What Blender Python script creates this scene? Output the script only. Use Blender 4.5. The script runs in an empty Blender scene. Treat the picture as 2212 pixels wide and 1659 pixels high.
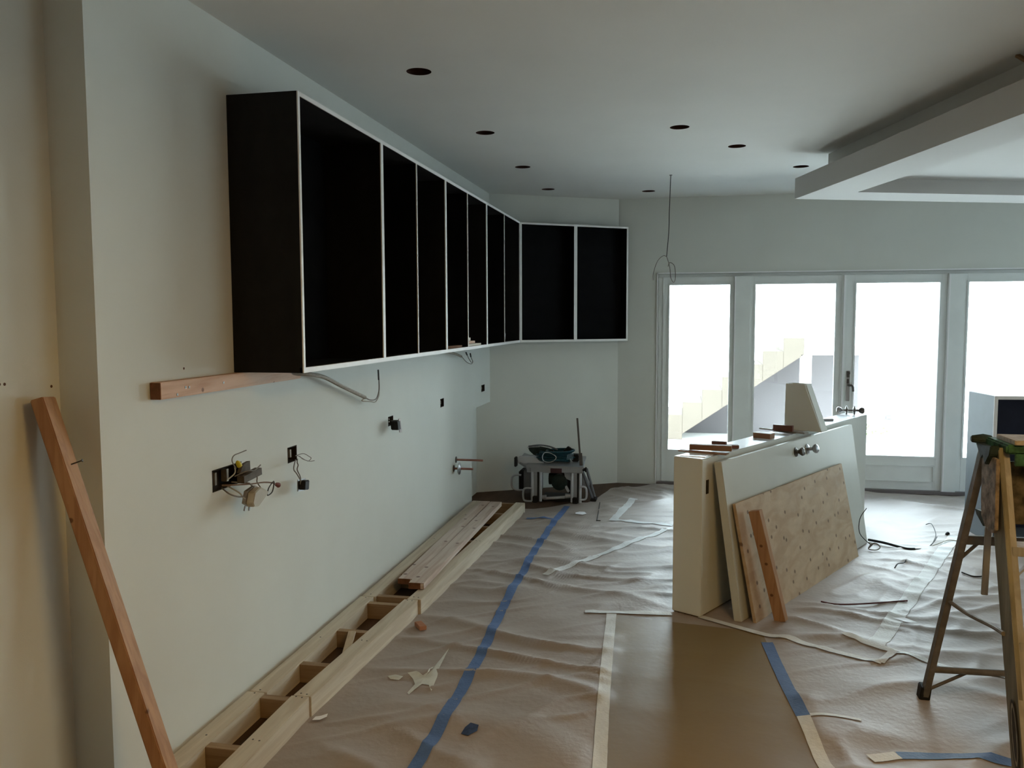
import bpy, bmesh, math, random
from mathutils import Vector, Matrix, noise
random.seed(7)
R = math.radians
C = bpy.context.scene.collection
sc = bpy.context.scene

# ------------------------------------------------------------ camera, world, light, exposure
YAW, PITCH, ROLL, FPX = 0.2051, 0.0777, -0.0031, 1788.08
F = Vector((-math.sin(YAW)*math.cos(PITCH), math.cos(YAW)*math.cos(PITCH), -math.sin(PITCH)))
R0 = Vector((math.cos(YAW), math.sin(YAW), 0)); U0 = R0.cross(F)
RV = math.cos(ROLL)*R0 + math.sin(ROLL)*U0; UV = -math.sin(ROLL)*R0 + math.cos(ROLL)*U0
cd = bpy.data.cameras.new('camera'); cam = bpy.data.objects.new('camera', cd); C.objects.link(cam)
m = Matrix((RV, UV, -F)).transposed().to_4x4(); m.translation = Vector((0, 0, 1.6)); cam.matrix_world = m
cd.sensor_width = 36; cd.lens = FPX/2212*36; cd.clip_start = .05; cd.clip_end = 200
sc.camera = cam

sc.view_settings.view_transform = 'Standard'; sc.view_settings.look = 'None'
sc.view_settings.gamma = 1; sc.view_settings.use_curve_mapping = False
sc.view_settings.exposure = 0.7

w = bpy.data.worlds.new('sky'); sc.world = w; w.use_nodes = True
bg = w.node_tree.nodes['Background']; bg.inputs[0].default_value = (0.74, 0.91, 1.0, 1); bg.inputs[1].default_value = 12

sd = bpy.data.lights.new('sun', 'SUN'); sd.energy = 4.0; sd.angle = R(2); sd.color = (.90, .96, 1)
sun = bpy.data.objects.new('sun', sd); C.objects.link(sun); sun.rotation_euler = (R(42), 0, R(-25)); sun.location = (0, 0, 12)

def area(name, loc, rot, sx, sy, energy, col, portal=False):
    d = bpy.data.lights.new(name, 'AREA'); d.shape = 'RECTANGLE'; d.size = sx; d.size_y = sy; d.energy = energy; d.color = col
    o = bpy.data.objects.new(name, d); C.objects.link(o); o.location = loc; o.rotation_euler = rot
    if portal: d.cycles.is_portal = True
    return o
area('window_portal', (1.9, 8.0, 1.05), (R(-90), 0, 0), 4.2, 2.0, 1, (1, 1, 1), True)
# lamp out of view, added overhead to warm the near walls
area('unseen_warm_lamp', (1.0, 1.3, 2.40), (0, 0, 0), .8, .8, 23, (1, .62, .20))
# unseen cool fill, added at the right to brighten the far end
area('unseen_side_fill', (5.5, 5.6, 1.4), (0, R(90), 0), 1.9, 3.6, 28, (.70, .92, 1))

# ------------------------------------------------------------ helpers
MATS = {}
def mat(name, col, rough=.7, vary=.06, scale=8, bump=0, bscale=60, metal=0, spec=.3, stretch=(1, 1, 1)):
    if name in MATS: return MATS[name]
    m = bpy.data.materials.new(name); m.use_nodes = True; nt = m.node_tree; b = nt.nodes['Principled BSDF']
    b.inputs['Roughness'].default_value = rough; b.inputs['Metallic'].default_value = metal
    b.inputs['Specular IOR Level'].default_value = spec
    tc = nt.nodes.new('ShaderNodeTexCoord'); mp = nt.nodes.new('ShaderNodeMapping'); mp.inputs['Scale'].default_value = stretch
    nt.links.new(tc.outputs['Object'], mp.inputs[0])
    n = nt.nodes.new('ShaderNodeTexNoise'); n.inputs['Scale'].default_value = scale; n.inputs['Detail'].default_value = 5
    nt.links.new(mp.outputs[0], n.inputs['Vector'])
    r = nt.nodes.new('ShaderNodeValToRGB'); r.color_ramp.elements[0].position = .3; r.color_ramp.elements[1].position = .7
    r.color_ramp.elements[0].color = [c*(1-vary) for c in col]+[1]; r.color_ramp.elements[1].color = [min(1, c*(1+vary)) for c in col]+[1]
    nt.links.new(n.outputs[0], r.inputs[0]); nt.links.new(r.outputs[0], b.inputs['Base Color'])
    if bump:
        n2 = nt.nodes.new('ShaderNodeTexNoise'); n2.inputs['Scale'].default_value = bscale; n2.inputs['Detail'].default_value = 4
        nt.links.new(mp.outputs[0], n2.inputs['Vector'])
        bp = nt.nodes.new('ShaderNodeBump'); bp.inputs['Strength'].default_value = bump; bp.inputs['Distance'].default_value = .01
        nt.links.new(n2.outputs[0], bp.inputs['Height']); nt.links.new(bp.outputs[0], b.inputs['Normal'])
    MATS[name] = m; return m
def wood(name, col, dark, axis, rough=.6, knots=.0, kscale=3, grain=26, k2=(0, 0, 1)):
    """grain stretched along axis (0,1,2)"""
    if name in MATS: return MATS[name]
    st = [1, 1, 1]; st[axis] = .06
    m = mat(name, col, rough, .10, 18, .15, grain*3, stretch=st); nt = m.node_tree; b = nt.nodes['Principled BSDF']
    src = b.inputs['Base Color'].links[0].from_socket
    tc = [n for n in nt.nodes if n.type == 'TEX_COORD'][0]; mp = [n for n in nt.nodes if n.type == 'MAPPING'][0]
    g = nt.nodes.new('ShaderNodeTexNoise'); g.inputs['Scale'].default_value = grain; g.inputs['Detail'].default_value = 6; g.inputs['Distortion'].default_value = 1.2
    nt.links.new(mp.outputs[0], g.inputs['Vector'])
    gr = nt.nodes.new('ShaderNodeValToRGB'); gr.color_ramp.elements[0].position = .42; gr.color_ramp.elements[1].position = .62
    gr.color_ramp.elements[0].color = (.0, .0, .0, 1); gr.color_ramp.elements[1].color = (.55, .55, .55, 1)
    nt.links.new(g.outputs[0], gr.inputs[0])
    mx = nt.nodes.new('ShaderNodeMix'); mx.data_type = 'RGBA'; nt.links.new(gr.outputs[0], mx.inputs[0])
    nt.links.new(src, mx.inputs[6]); mx.inputs[7].default_value = (*dark, 1); out = mx.outputs[2]
    if knots:
        v = nt.nodes.new('ShaderNodeTexVoronoi'); v.voronoi_dimensions = '2D'; v.inputs['Scale'].default_value = kscale
        mk = nt.nodes.new('ShaderNodeMapping'); mk.inputs['Rotation'].default_value = (0, 0, k2[0]); nt.links.new(tc.outputs['Object'], mk.inputs[0])
        sp = nt.nodes.new('ShaderNodeSeparateXYZ'); cb = nt.nodes.new('ShaderNodeCombineXYZ'); nt.links.new(mk.outputs[0], sp.inputs[0])
        nt.links.new(sp.outputs[k2[1]], cb.inputs[0]); nt.links.new(sp.outputs[k2[2]], cb.inputs[1]); nt.links.new(cb.outputs[0], v.inputs['Vector'])
        kr = nt.nodes.new('ShaderNodeValToRGB'); kr.color_ramp.elements[0].position = knots*.55; kr.color_ramp.elements[1].position = knots
        kr.color_ramp.elements[0].color = (.85, .85, .85, 1); kr.color_ramp.elements[1].color = (0, 0, 0, 1)
        nt.links.new(v.outputs['Distance'], kr.inputs[0])
        m2 = nt.nodes.new('ShaderNodeMix'); m2.data_type = 'RGBA'; nt.links.new(kr.outputs[0], m2.inputs[0]); nt.links.new(out, m2.inputs[6])
        m2.inputs[7].default_value = (dark[0]*.35, dark[1]*.3, dark[2]*.3, 1); out = m2.outputs[2]
    nt.links.new(out, b.inputs['Base Color']); return m
def glass(name, tint=(1, 1, 1)):
    m = bpy.data.materials.new(name); m.use_nodes = True; nt = m.node_tree; nt.nodes.clear()
    o = nt.nodes.new('ShaderNodeOutputMaterial'); t = nt.nodes.new('ShaderNodeBsdfTransparent'); g = nt.nodes.new('ShaderNodeBsdfGlossy')
    t.inputs[0].default_value = (*tint, 1); g.inputs['Roughness'].default_value = .02; g.inputs[0].default_value = (.9, .95, 1, 1)
    f = nt.nodes.new('ShaderNodeFresnel'); f.inputs[0].default_value = 1.45; mx = nt.nodes.new('ShaderNodeMixShader')
    nt.links.new(f.outputs[0], mx.inputs[0]); nt.links.new(t.outputs[0], mx.inputs[1]); nt.links.new(g.outputs[0], mx.inputs[2]); nt.links.new(mx.outputs[0], o.inputs[0])
    return m

class MB:
    def __init__(s): s.v = []; s.f = []; s.sm = []
    def add(s, vs, fs, smooth=False):
        k = len(s.v); s.v += [Vector(p) for p in vs]; s.f += [[i+k for i in f] for f in fs]; s.sm += [smooth]*len(fs); return s
    def box(s, a, b):
        x0, y0, z0 = a; x1, y1, z1 = b
        return s.hexa([(x0, y0, z0), (x1, y0, z0), (x1, y1, z0), (x0, y1, z0), (x0, y0, z1), (x1, y0, z1), (x1, y1, z1), (x0, y1, z1)])
    def hexa(s, p):
        return s.add(p, [(0, 3, 2, 1), (4, 5, 6, 7), (0, 1, 5, 4), (1, 2, 6, 5), (2, 3, 7, 6), (3, 0, 4, 7)])
    def beam(s, a, b, wdir, wd, td):
        """box from a to b, width wd along wdir (made perpendicular), thickness td"""
        a = Vector(a); b = Vector(b); d = (b-a).normalized(); wv = Vector(wdir); wv = (wv - d*wv.dot(d)).normalized(); tv = d.cross(wv)
        q = [-wv*wd/2-tv*td/2, wv*wd/2-tv*td/2, wv*wd/2+tv*td/2, -wv*wd/2+tv*td/2]
        return s.hexa([a+k for k in q]+[b+k for k in q])
    def prism(s, pts, h):
        """polygon pts (3d, planar) extruded by vector h"""
        n = len(pts); h = Vector(h); p = [Vector(q) for q in pts]
        return s.add(p+[q+h for q in p], [tuple(range(n))[::-1], tuple(range(n, 2*n))]+[(i, (i+1) % n, n+(i+1) % n, n+i) for i in range(n)])
    def tube(s, pts, r, seg=8, cap=True, closed=False):
        P = [Vector(p) for p in pts]; n = len(P); rr = r if isinstance(r, (list, tuple)) else [r]*n; vs = []; fs = []
        nv = None
        for i, p in enumerate(P):
            if closed: d = (P[(i+1) % n]-P[i-1])
            else: d = (P[min(i+1, n-1)]-P[max(i-1, 0)])
            d = d.normalized() if d.length > 1e-9 else Vector((0, 0, 1))
            if nv is None: nv = d.orthogonal().normalized()
            else:
                nv = nv-d*nv.dot(d); nv = nv.normalized() if nv.length > 1e-6 else d.orthogonal().normalized()
            bn = d.cross(nv)
            for k in range(seg):
                a = 2*math.pi*k/seg; vs.append(p+(nv*math.cos(a)+bn*math.sin(a))*rr[i])
        for i in range(n if closed else n-1):
            j = (i+1) % n
            for k in range(seg): fs.append((i*seg+k, i*seg+(k+1) % seg, j*seg+(k+1) % seg, j*seg+k))
        if cap and not closed: fs += [tuple(range(seg))[::-1], tuple(range((n-1)*seg, n*seg))]
        return s.add(vs, fs, True)
    def lathe(s, base, axis, prof, seg=20):
        """prof: list of (distance along axis, radius)"""
        base = Vector(base); ax = Vector(axis).normalized(); nv = ax.orthogonal().normalized(); bn = ax.cross(nv); vs = []; fs = []
        for t, r in prof:
            for k in range(seg):
                a = 2*math.pi*k/seg; vs.append(base+ax*t+(nv*math.cos(a)+bn*math.sin(a))*max(r, 1e-4))
        for i in range(len(prof)-1):
            for k in range(seg): fs.append((i*seg+k, i*seg+(k+1) % seg, (i+1)*seg+(k+1) % seg, (i+1)*seg+k))
        fs += [tuple(range(seg))[::-1], tuple(range((len(prof)-1)*seg, len(prof)*seg))]
        return s.add(vs, fs, True)
def smooth_path(pts, n=6):
    P = [Vector(p) for p in pts]; out = []
    for i in range(len(P)-1):
        p0 = P[max(i-1, 0)]; p1 = P[i]; p2 = P[i+1]; p3 = P[min(i+2, len(P)-1)]
        for k in range(n):
            t = k/n; out.append(.5*((2*p1)+(-p0+p2)*t+(2*p0-5*p1+4*p2-p3)*t*t+(-p0+3*p1-3*p2+p3)*t**3))
    out.append(P[-1]); return out
def wpos(o):
    p = Vector((0, 0, 0))
    while o: p = p+o.location; o = o.parent
    return p
def obj(name, mb, mt, parent=None, bevel=0, loc=None):
    off = wpos(parent) if parent else Vector((0, 0, 0))
    if parent is None:
        if loc is None:
            n = len(mb.v); loc = Vector((sum(v.x for v in mb.v)/n, sum(v.y for v in mb.v)/n, min(v.z for v in mb.v)))
        loc = Vector(loc)
    else: loc = Vector((0, 0, 0))
    o_w = off+loc
    me = bpy.data.meshes.new(name); me.from_pydata([v-o_w for v in mb.v], [], mb.f)
    for p, s in zip(me.polygons, mb.sm): p.use_smooth = s
    bm = bmesh.new(); bm.from_mesh(me); bmesh.ops.recalc_face_normals(bm, faces=bm.faces)
    if bevel: bmesh.ops.bevel(bm, geom=[e for e in bm.edges if e.calc_face_angle(0) > .5], offset=bevel, segments=2, affect='EDGES', clamp_overlap=True)
    for e in bm.edges:
        if e.calc_face_angle(0) > .7: e.smooth = False
    bm.to_mesh(me); bm.free()
    me.materials.append(mt); o = bpy.data.objects.new(name, me); C.objects.link(o)
    o.location = loc
    if parent: o.parent = parent
    return o
def thing(name, label, cat, loc, group=None):
    o = bpy.data.objects.new(name, None); C.objects.link(o); o.location = loc; o.empty_display_size = .05
    o['label'] = label; o['category'] = cat
    if group: o['group'] = group
    return o
def tag(o, label, cat, group=None):
    o['label'] = label; o['category'] = cat
    if group: o['group'] = group
    return o
def struct(name, mb, mt, parent=None, label=None, **k):
    o = obj(name, mb, mt, parent, **k)
    if parent is None: o['kind'] = 'structure'
    if label: o['label'] = label
    return o
def plabel(o, t): o['label'] = t; return o

# ------------------------------------------------------------ materials
PAINT = mat('wall_paint', (.72, .73, .68), .75, .02, 3, .04, 250)
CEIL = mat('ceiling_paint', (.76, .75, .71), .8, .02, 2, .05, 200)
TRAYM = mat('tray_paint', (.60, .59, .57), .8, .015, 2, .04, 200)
FRAMEM = mat('window_frame_paint', (.84, .87, .85), .5, .03, 5, .03, 90)
WHITE = mat('white_trim', (.92, .92, .92), .5, .02, 6)
BLACKW = mat('black_brown_laminate', (.008, .0072, .0065), .55, .35, 14, .05, 90, stretch=(1, 1, .12), spec=.2)
INNER = mat('black_interior', (.0045, .0045, .005), .7, .3, 9, spec=.08)
EDGE = mat('white_edge_banding', (.86, .84, .82), .45, .02, 12)
GREYCAB = mat('grey_cabinet_side', (.13, .155, .18), .5, .04, 9)
NAVY = mat('navy_interior', (.016, .019, .045), .5, .2, 6)
PINE_Y = wood('pine_along_y', (.63, .55, .43), (.47, .37, .26), 1)
PINE_Y2 = wood('pale_pine_boards', (.62, .52, .44), (.42, .27, .20), 1, knots=.09, kscale=6)
PINE_X = wood('pine_cross_shaded', (.33, .22, .12), (.22, .13, .065), 0)  # pine darkened to hold the shade inside the plinth cells
FIR_Y = wood('fir_ledger', (.66, .42, .28), (.45, .22, .12), 1, knots=.06, kscale=6, k2=(0, 1, 2))
FIR_Z = wood('fir_board', (.46, .25, .12), (.30, .13, .055), 2, knots=.05, kscale=5, k2=(0, 0, 2))
FIR_Z2 = wood('fir_stick', (.42, .24, .12), (.28, .13, .06), 2, knots=.08, kscale=8, k2=(0, 0, 2))
ENDG = mat('end_grain', (.18, .075, .035), .8, .25, 40)
PLY = wood('plywood', (.50, .37, .24), (.38, .25, .14), 1, knots=.10, kscale=7.5, grain=10, k2=(-R(61.1), 0, 2))
DOORP = mat('door_paint', (.60, .61, .56), .3, .03, 4, .03, 120)
SUBF = mat('subfloor_wood', (.085, .047, .027), .7, .3, 12, .2, 50, stretch=(1, .2, 1))
STEEL = mat('steel', (.45, .45, .46), .35, .1, 20, metal=1)
DSTEEL = mat('dark_steel', (.13, .12, .11), .4, .15, 20, metal=.7)
GALV = mat('galvanised_conduit', (.33, .29, .24), .5, .15, 60, metal=.5)
COPPER = mat('copper_pipe', (.36, .17, .13), .4, .15, 20, metal=.7)
ALU = mat('aluminium_tube', (.52, .53, .56), .38, .08, 20, metal=.6)
BOXM = mat('electrical_box_inside', (.035, .027, .02), .8, .4, 30)
WIREW = mat('cream_wire', (.42, .38, .30), .5, .05, 20)
WIREK = mat('dark_wire', (.03, .028, .025), .5, .1, 20)
WIREG = mat('grey_wire', (.20, .18, .15), .5, .1, 20)
YELL = mat('yellow_wire_nut', (.62, .52, .04), .45, .05, 30)
REDC = mat('red_wire_nut', (.16, .04, .03), .5, .1, 30)
RUBBER = mat('black_rubber', (.012, .012, .013), .6, .2, 20)
TAPEW = mat('white_masking_tape', (.68, .68, .66), .55, .06, 20, .2, 80)
TAPEB = mat('blue_painter_tape', (.09, .16, .34), .55, .1, 20, .2, 80)
CANM = mat('downlight_can', (.075, .035, .025), .7, .3, 30)

# ------------------------------------------------------------ room shell
W = -1.7535; WR = -1.89; ZC = 2.742
Cc = Vector((W, 7.43)); Dd = Vector((-.628, 8.065)); bdir = (Dd-Cc).normalized(); bn = Vector((-bdir.y, bdir.x))   # bn points out of the room
XR, YB = 5.6, -3.2
def cells(y0, y1, z0, z1, holes, f):
    ys = sorted({y0, y1, *[h[0] for h in holes], *[h[1] for h in holes]}); zs = sorted({z0, z1, *[h[2] for h in holes], *[h[3] for h in holes]})
    for a, b in zip(ys, ys[1:]):
        for c, d in zip(zs, zs[1:]):
            cy, cz = (a+b)/2, (c+d)/2
            if any(h[0] < cy < h[1] and h[2] < cz < h[3] for h in holes): continue
            f(a, b, c, d)
# left wall, stud-thick, with its electrical box holes and the open notch at its far foot
boxes = [(2.817, 3.03, .945, 1.03), (3.43, 3.52, .952, 1.024), (4.733, 4.822, .955, 1.013), (5.832, 5.923, .955, 1.018), (7.094, 7.215, .960, 1.021)]
holes = boxes+[(6.737, 7.60, 0, .842)]
mb = MB(); cells(2.214, 7.43, 0, ZC, holes, lambda a, b, c, d: mb.box((W-.115, a, c), (W, b, d)))
struct('wall_left', mb, PAINT)
mb = MB(); mb.box((WR-.1, YB, 0), (WR, 2.214, ZC)); mb.box((WR-.1, 2.214, 0), (W-.115, 2.34, ZC)); mb.box((WR-.1, 6.6, 0), (W-.115, 7.6, ZC))
struct('wall_left_recess', mb, PAINT)
# angled corner wall and window wall
E0 = Cc-bdir*.20
mb = MB(); mb.prism([(E0.x, E0.y, 0), (Dd.x, Dd.y, 0), (Dd.x+bn.x*.12, Dd.y+bn.y*.12, 0), (E0.x+bn.x*.12, E0.y+bn.y*.12, 0)], (0, 0, ZC))
struct('wall_corner', mb, PAINT)
OX0, OX1, OZ = -.25, 4.15, 2.028
mb = MB(); cells(Dd.x-.05, XR, 0, ZC, [(OX0, OX1, 0, OZ)], lambda a, b, c, d: mb.box((a, 8.065, c), (b, 8.2, d)))
struct('wall_back', mb, PAINT)
mb = MB(); mb.box((XR, YB, 0), (XR+.12, 8.2, ZC)); struct('wall_right', mb, PAINT)
mb = MB(); mb.box((WR, YB-.12, 0), (XR, YB, ZC)); struct('wall_front', mb, PAINT)
mb = MB(); mb.box((WR-.1, YB-.12, -.12), (XR+.12, 8.2, 0)); struct('floor', mb, SUBF)
# ceiling with round cut-outs
DL = [(-1.215, 3.752), (-1.211, 5.038), (-1.205, 6.212), (-1.19, 7.307), (-.33, 7.612), (-.043, 5.147), (.326, 5.786), (.844, 6.655)]
bm = bmesh.new(); es = []
def loop(pts):
    vs = [bm.verts.new(p) for p in pts]; es.extend(bm.edges.new((vs[i], vs[(i+1) % len(vs)])) for i in range(len(vs)))
loop([(WR-.1, YB, 0), (XR+.1, YB, 0), (XR+.1, 8.2, 0), (WR-.1, 8.2, 0)])
for x, y in DL: loop([(x+.058*math.cos(a*math.pi/12), y+.058*math.sin(a*math.pi/12), 0) for a in range(24)])
bmesh.ops.triangle_fill(bm, use_beauty=True, use_dissolve=False, edges=es)
me = bpy.data.meshes.new('ceiling'); bm.to_mesh(me); bm.free(); me.materials.append(CEIL)
o = bpy.data.objects.new('ceiling', me); C.objects.link(o); o.location = (0, 0, ZC); o['kind'] = 'structure'
mb = MB(); mb.box((WR-.2, YB-.2, ZC+.2), (XR+.25, 8.55, ZC+.35)); mb.box((WR-.2, YB-.2, ZC), (WR-.1, 8.2, ZC+.2)); mb.box((XR+.1, YB-.2, ZC), (XR+.2, 8.2, ZC+.2)); mb.box((WR-.2, 8.1, ZC), (XR+.2, 8.2, ZC+.2))
mb.box((WR-.2, YB-.2, ZC), (XR+.2, YB-.1, ZC+.2))
struct('roof', mb, CEIL)
# dropped ceiling tray (ring slab hung under a smaller block)
la = Vector((.2505, -.968)); fr = Vector((.941, .338)); A = Vector((.762, 6.306)); LN, WN = 6.2, 3.2
def tray(off_l, off_f, L, Wd):
    p = A+la*off_l+fr*off_f; return [p, p+fr*Wd, p+fr*Wd+la*L, p+la*L]
def solve(v):
    det = la.x*fr.y-la.y*fr.x; return ((v.x*fr.y-v.y*fr.x)/det, (la.x*v.y-la.y*v.x)/det)
bl, bf = solve(Vector((1.14, 6.06))-A); ul, uf = solve(Vector((.966, 6.191))-A)
o4 = tray(0, 0, LN, WN); i4 = tray(bl, bf, LN-2*bl, WN-2*bf)
ZB, ZT, ZR = 2.455, 2.60, 2.55
mb = MB()
vs = [(p.x, p.y, ZB) for p in o4]+[(p.x, p.y, ZB) for p in i4]+[(p.x, p.y, ZR) for p in i4]+[(p.x, p.y, ZT) for p in o4]
fs = []
for k in range(4):
    j = (k+1) % 4; fs += [(k, j, 4+j, 4+k), (4+k, 4+j, 8+j, 8+k), (k, 12+k, 12+j, j)]
fs += [(8, 9, 10, 11), (12, 13, 14, 15)]
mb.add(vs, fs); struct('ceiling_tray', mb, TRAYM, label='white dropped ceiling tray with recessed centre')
u4 = tray(ul, uf, LN-2*ul, WN-2*uf); mb = MB(); mb.prism([(p.x, p.y, ZT) for p in u4], (0, 0, ZC-ZT+.002)); struct('ceiling_tray_neck', mb, CEIL)

# electrical boxes in the left wall
def wallbox(h, label):
    t = thing('electrical_box', label, 'electrical box', (W-.06, (h[0]+h[1])/2, h[2]), 'electrical boxes in the left wall')
    b = MB(); y0, y1, z0, z1 = h; x0 = W-.06; g = .004
    b.box((x0, y0, z0), (x0+.004, y1, z1)); b.box((x0, y0, z0), (W+.001, y0+g, z1)); b.box((x0, y1-g, z0), (W+.001, y1, z1)); b.box((x0, y0, z0), (W+.001, y1, z0+g)); b.box((x0, y0, z1-g), (W+.001, y1, z1))
    obj('box_shell', b, BOXM, t); b = MB()
    for yy in (y0+.2*(y1-y0), y0+.6*(y1-y0)): b.box((x0+.02, yy, z0+.018), (x0+.045, yy+.014, z1-.018))
    o = obj('device_strap', b, GALV, t); o['kind'] = 'stuff'; return t
LBX = ['large open electrical box in the left wall spilling tangled wires, nearest the camera', 'small open electrical box with a wire loop, second from the camera on the left wall',
       'open electrical box with a device hanging out of it, middle of the left wall', 'small dark outlet box on the left wall, fourth from the camera', 'small dark outlet box at the far end of the left wall by the notch']
for h, l in zip(boxes, LBX): wallbox(h, l)

# downlight cut-outs
can0 = None
DLL = ['round downlight hole in the ceiling nearest the camera above the black cabinets', 'second downlight hole from the camera in the row over the cabinets', 'third downlight hole in the row over the cabinets', 'farthest downlight hole in the row over the cabinets, by the angled corner wall',
       'downlight hole near the window wall left of the hanging wire', 'downlight hole in mid ceiling in front of the hanging wire', 'downlight hole in mid ceiling right of the hanging wire', 'downlight hole in the ceiling beside the tip of the dropped tray']
for k, (x, y) in enumerate(DL):
    if can0 is None:
        t = thing('recessed_downlight', DLL[0], 'downlight', (x, y, ZC), 'downlight cut-outs in the ceiling')
        b = MB(); vs = []; fs = []
        for z, r in ((ZC+.001, .062), (ZC+.12, .062)): vs += [(x+r*math.cos(a*math.pi/12), y+r*math.sin(a*math.pi/12), z) for a in range(24)]
        fs = [(a, (a+1) % 24, 24+(a+1) % 24, 24+a) for a in range(24)]+[tuple(range(24, 48))]; b.add(vs, fs, True); obj('can', b, CANM, t)
        b = MB(); b.tube([(x-.02, y, ZC+.11), (x-.01, y+.01, ZC+.05), (x+.02, y-.01, ZC+.03), (x+.03, y, ZC+.06)], .003, 6); obj('lead_wire', b, WIREW, t)
        can0 = t
    else:
        t = can0.copy(); C.objects.link(t); t.location = (x, y, ZC); t['label'] = DLL[k]
        for ch in can0.children: c = ch.copy(); C.objects.link(c); c.parent = t

# ------------------------------------------------------------ windows / glazed doors
GL = glass('window_glass'); yF = 8.065
def sash(name, x0, x1, g0, g1, label, z0=.03, ztop=1.999, gb=.328, gt=1.935, groove=False, parent=None):
    """sash frame between x0..x1 with glass g0..g1, set back in the opening"""
    b = MB(); b.box((x0, yF+.02, z0), (g0, yF+.075, ztop)); b.box((g1, yF+.02, z0), (x1, yF+.075, ztop)); b.box((g0, yF+.02, gt), (g1, yF+.075, ztop))
    b.box((g0, yF+.02, z0), (g1, yF+.075, gb))
    t = struct(name, b, FRAMEM, label=label, bevel=.002)
    b = MB(); b.box((g0-.004, yF+.045, gb-.004), (g1+.004, yF+.051, gt+.004)); obj('glass_pane', b, GL, t)
    b = MB(); e = .014     # glazing bead
    b.box((g0, yF+.012, gb), (g0+e, yF+.044, gt)); b.box((g1-e, yF+.012, gb), (g1, yF+.044, gt)); b.box((g0+e, yF+.012, gb), (g1-e, yF+.044, gb+e)); b.box((g0+e, yF+.012, gt-e), (g1-e, yF+.044, gt)); obj('glazing_bead', b, FRAMEM, t)
    if groove:
        b = MB(); xa, xb, za, zb = g0+.02, g1-.01, .105, .26
        for q in ((xa, za, xb, za+.012), (xa, zb-.012, xb, zb), (xa, za, xa+.012, zb), (xb-.012, za, xb, zb)): b.box((q[0], yF+.008, q[1]), (q[2], yF+.021, q[3]))
        obj('panel_moulding', b, FRAMEM, t, bevel=.003)
    return t
sash('window_1', -.205, .455, -.155, .430, 'leftmost glazed panel of the window wall')
sash('window_2', .60, 1.405, .635, 1.370, 'second glazed panel, behind the half wall')
d1 = sash('door_1', 1.455, 2.300, 1.520, 2.252, 'glazed door with dark lever handle', groove=True)
sash('window_3', 2.42, 3.23, 2.462, 3.19, 'fourth glazed panel behind the grey cabinet')
sash('window_4', 3.30, 4.12, 3.34, 4.08, 'rightmost glazed panel outside the frame')
# frame posts, head and sill
b = MB(); b.box((OX0, yF+.03, OZ-.03), (OX1, yF+.12, OZ)); b.box((OX0, yF+.03, 0), (-.205, yF+.12, OZ-.03)); b.box((4.12, yF+.03, 0), (OX1, yF+.12, OZ-.03))
for x0, x1 in ((.455, .60), (1.405, 1.455), (2.300, 2.42), (3.23, 3.30)): b.box((x0, yF-.004 if x1-x0 > .1 else yF+.015, .0), (x1, yF+.12, OZ-.03))
struct('trim_1', b, FRAMEM, bevel=.003, label='grey-white frame posts between the glazed panels')
b = MB(); b.box((OX0-.012, yF-.012, 0), (OX0, yF+.03, OZ+.012)); b.box((OX0-.012, yF-.012, OZ), (OX1+.012, yF+.03, OZ+.012)); b.box((OX1, yF-.012, 0), (OX1+.012, yF+.03, OZ)); struct('trim_2', b, WHITE, label='thin white bead around the window opening')
b = MB()
for x in (.463, 1.43, 2.312): b.box((x-.006, yF-.009, .03), (x+.006, yF+.016, OZ-.035))
struct('trim_3', b, WHITE, label='thin white lines for light grazing the panel edges')  # white strips stand for light grazing the frame edges
b = MB(); b.box((OX0, yF-.02, 0), (OX1, yF+.13, .028)); struct('trim_4', b, mat('sill', (.22, .19, .19), .6), label='dark sill under the glazed panels')
b = MB(); b.box((1.466, yF+.005, .84), (1.498, yF+.021, 1.12)); plabel(obj('handle_plate', b, STEEL, d1, bevel=.003), 'long metal back plate')
b = MB(); b.tube([(1.482, yF+.01, 1.10), (1.482, yF-.02, 1.10)], .012, 10); b.tube(smooth_path([(1.482, yF+.01, .99), (1.482, yF-.045, .99), (1.51, yF-.055, .985), (1.518, yF-.05, .935)], 5), [.010]*16, 10); plabel(obj('door_handle', b, DSTEEL, d1), 'dark lever handle')
b = MB(); b.box((1.468, yF+.0, 1.06), (1.492, yF+.006, 1.115)); b.box((1.470, yF, 1.005), (1.488, yF+.006, 1.045)); obj('lock_cylinder', b, DSTEEL, d1)

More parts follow.
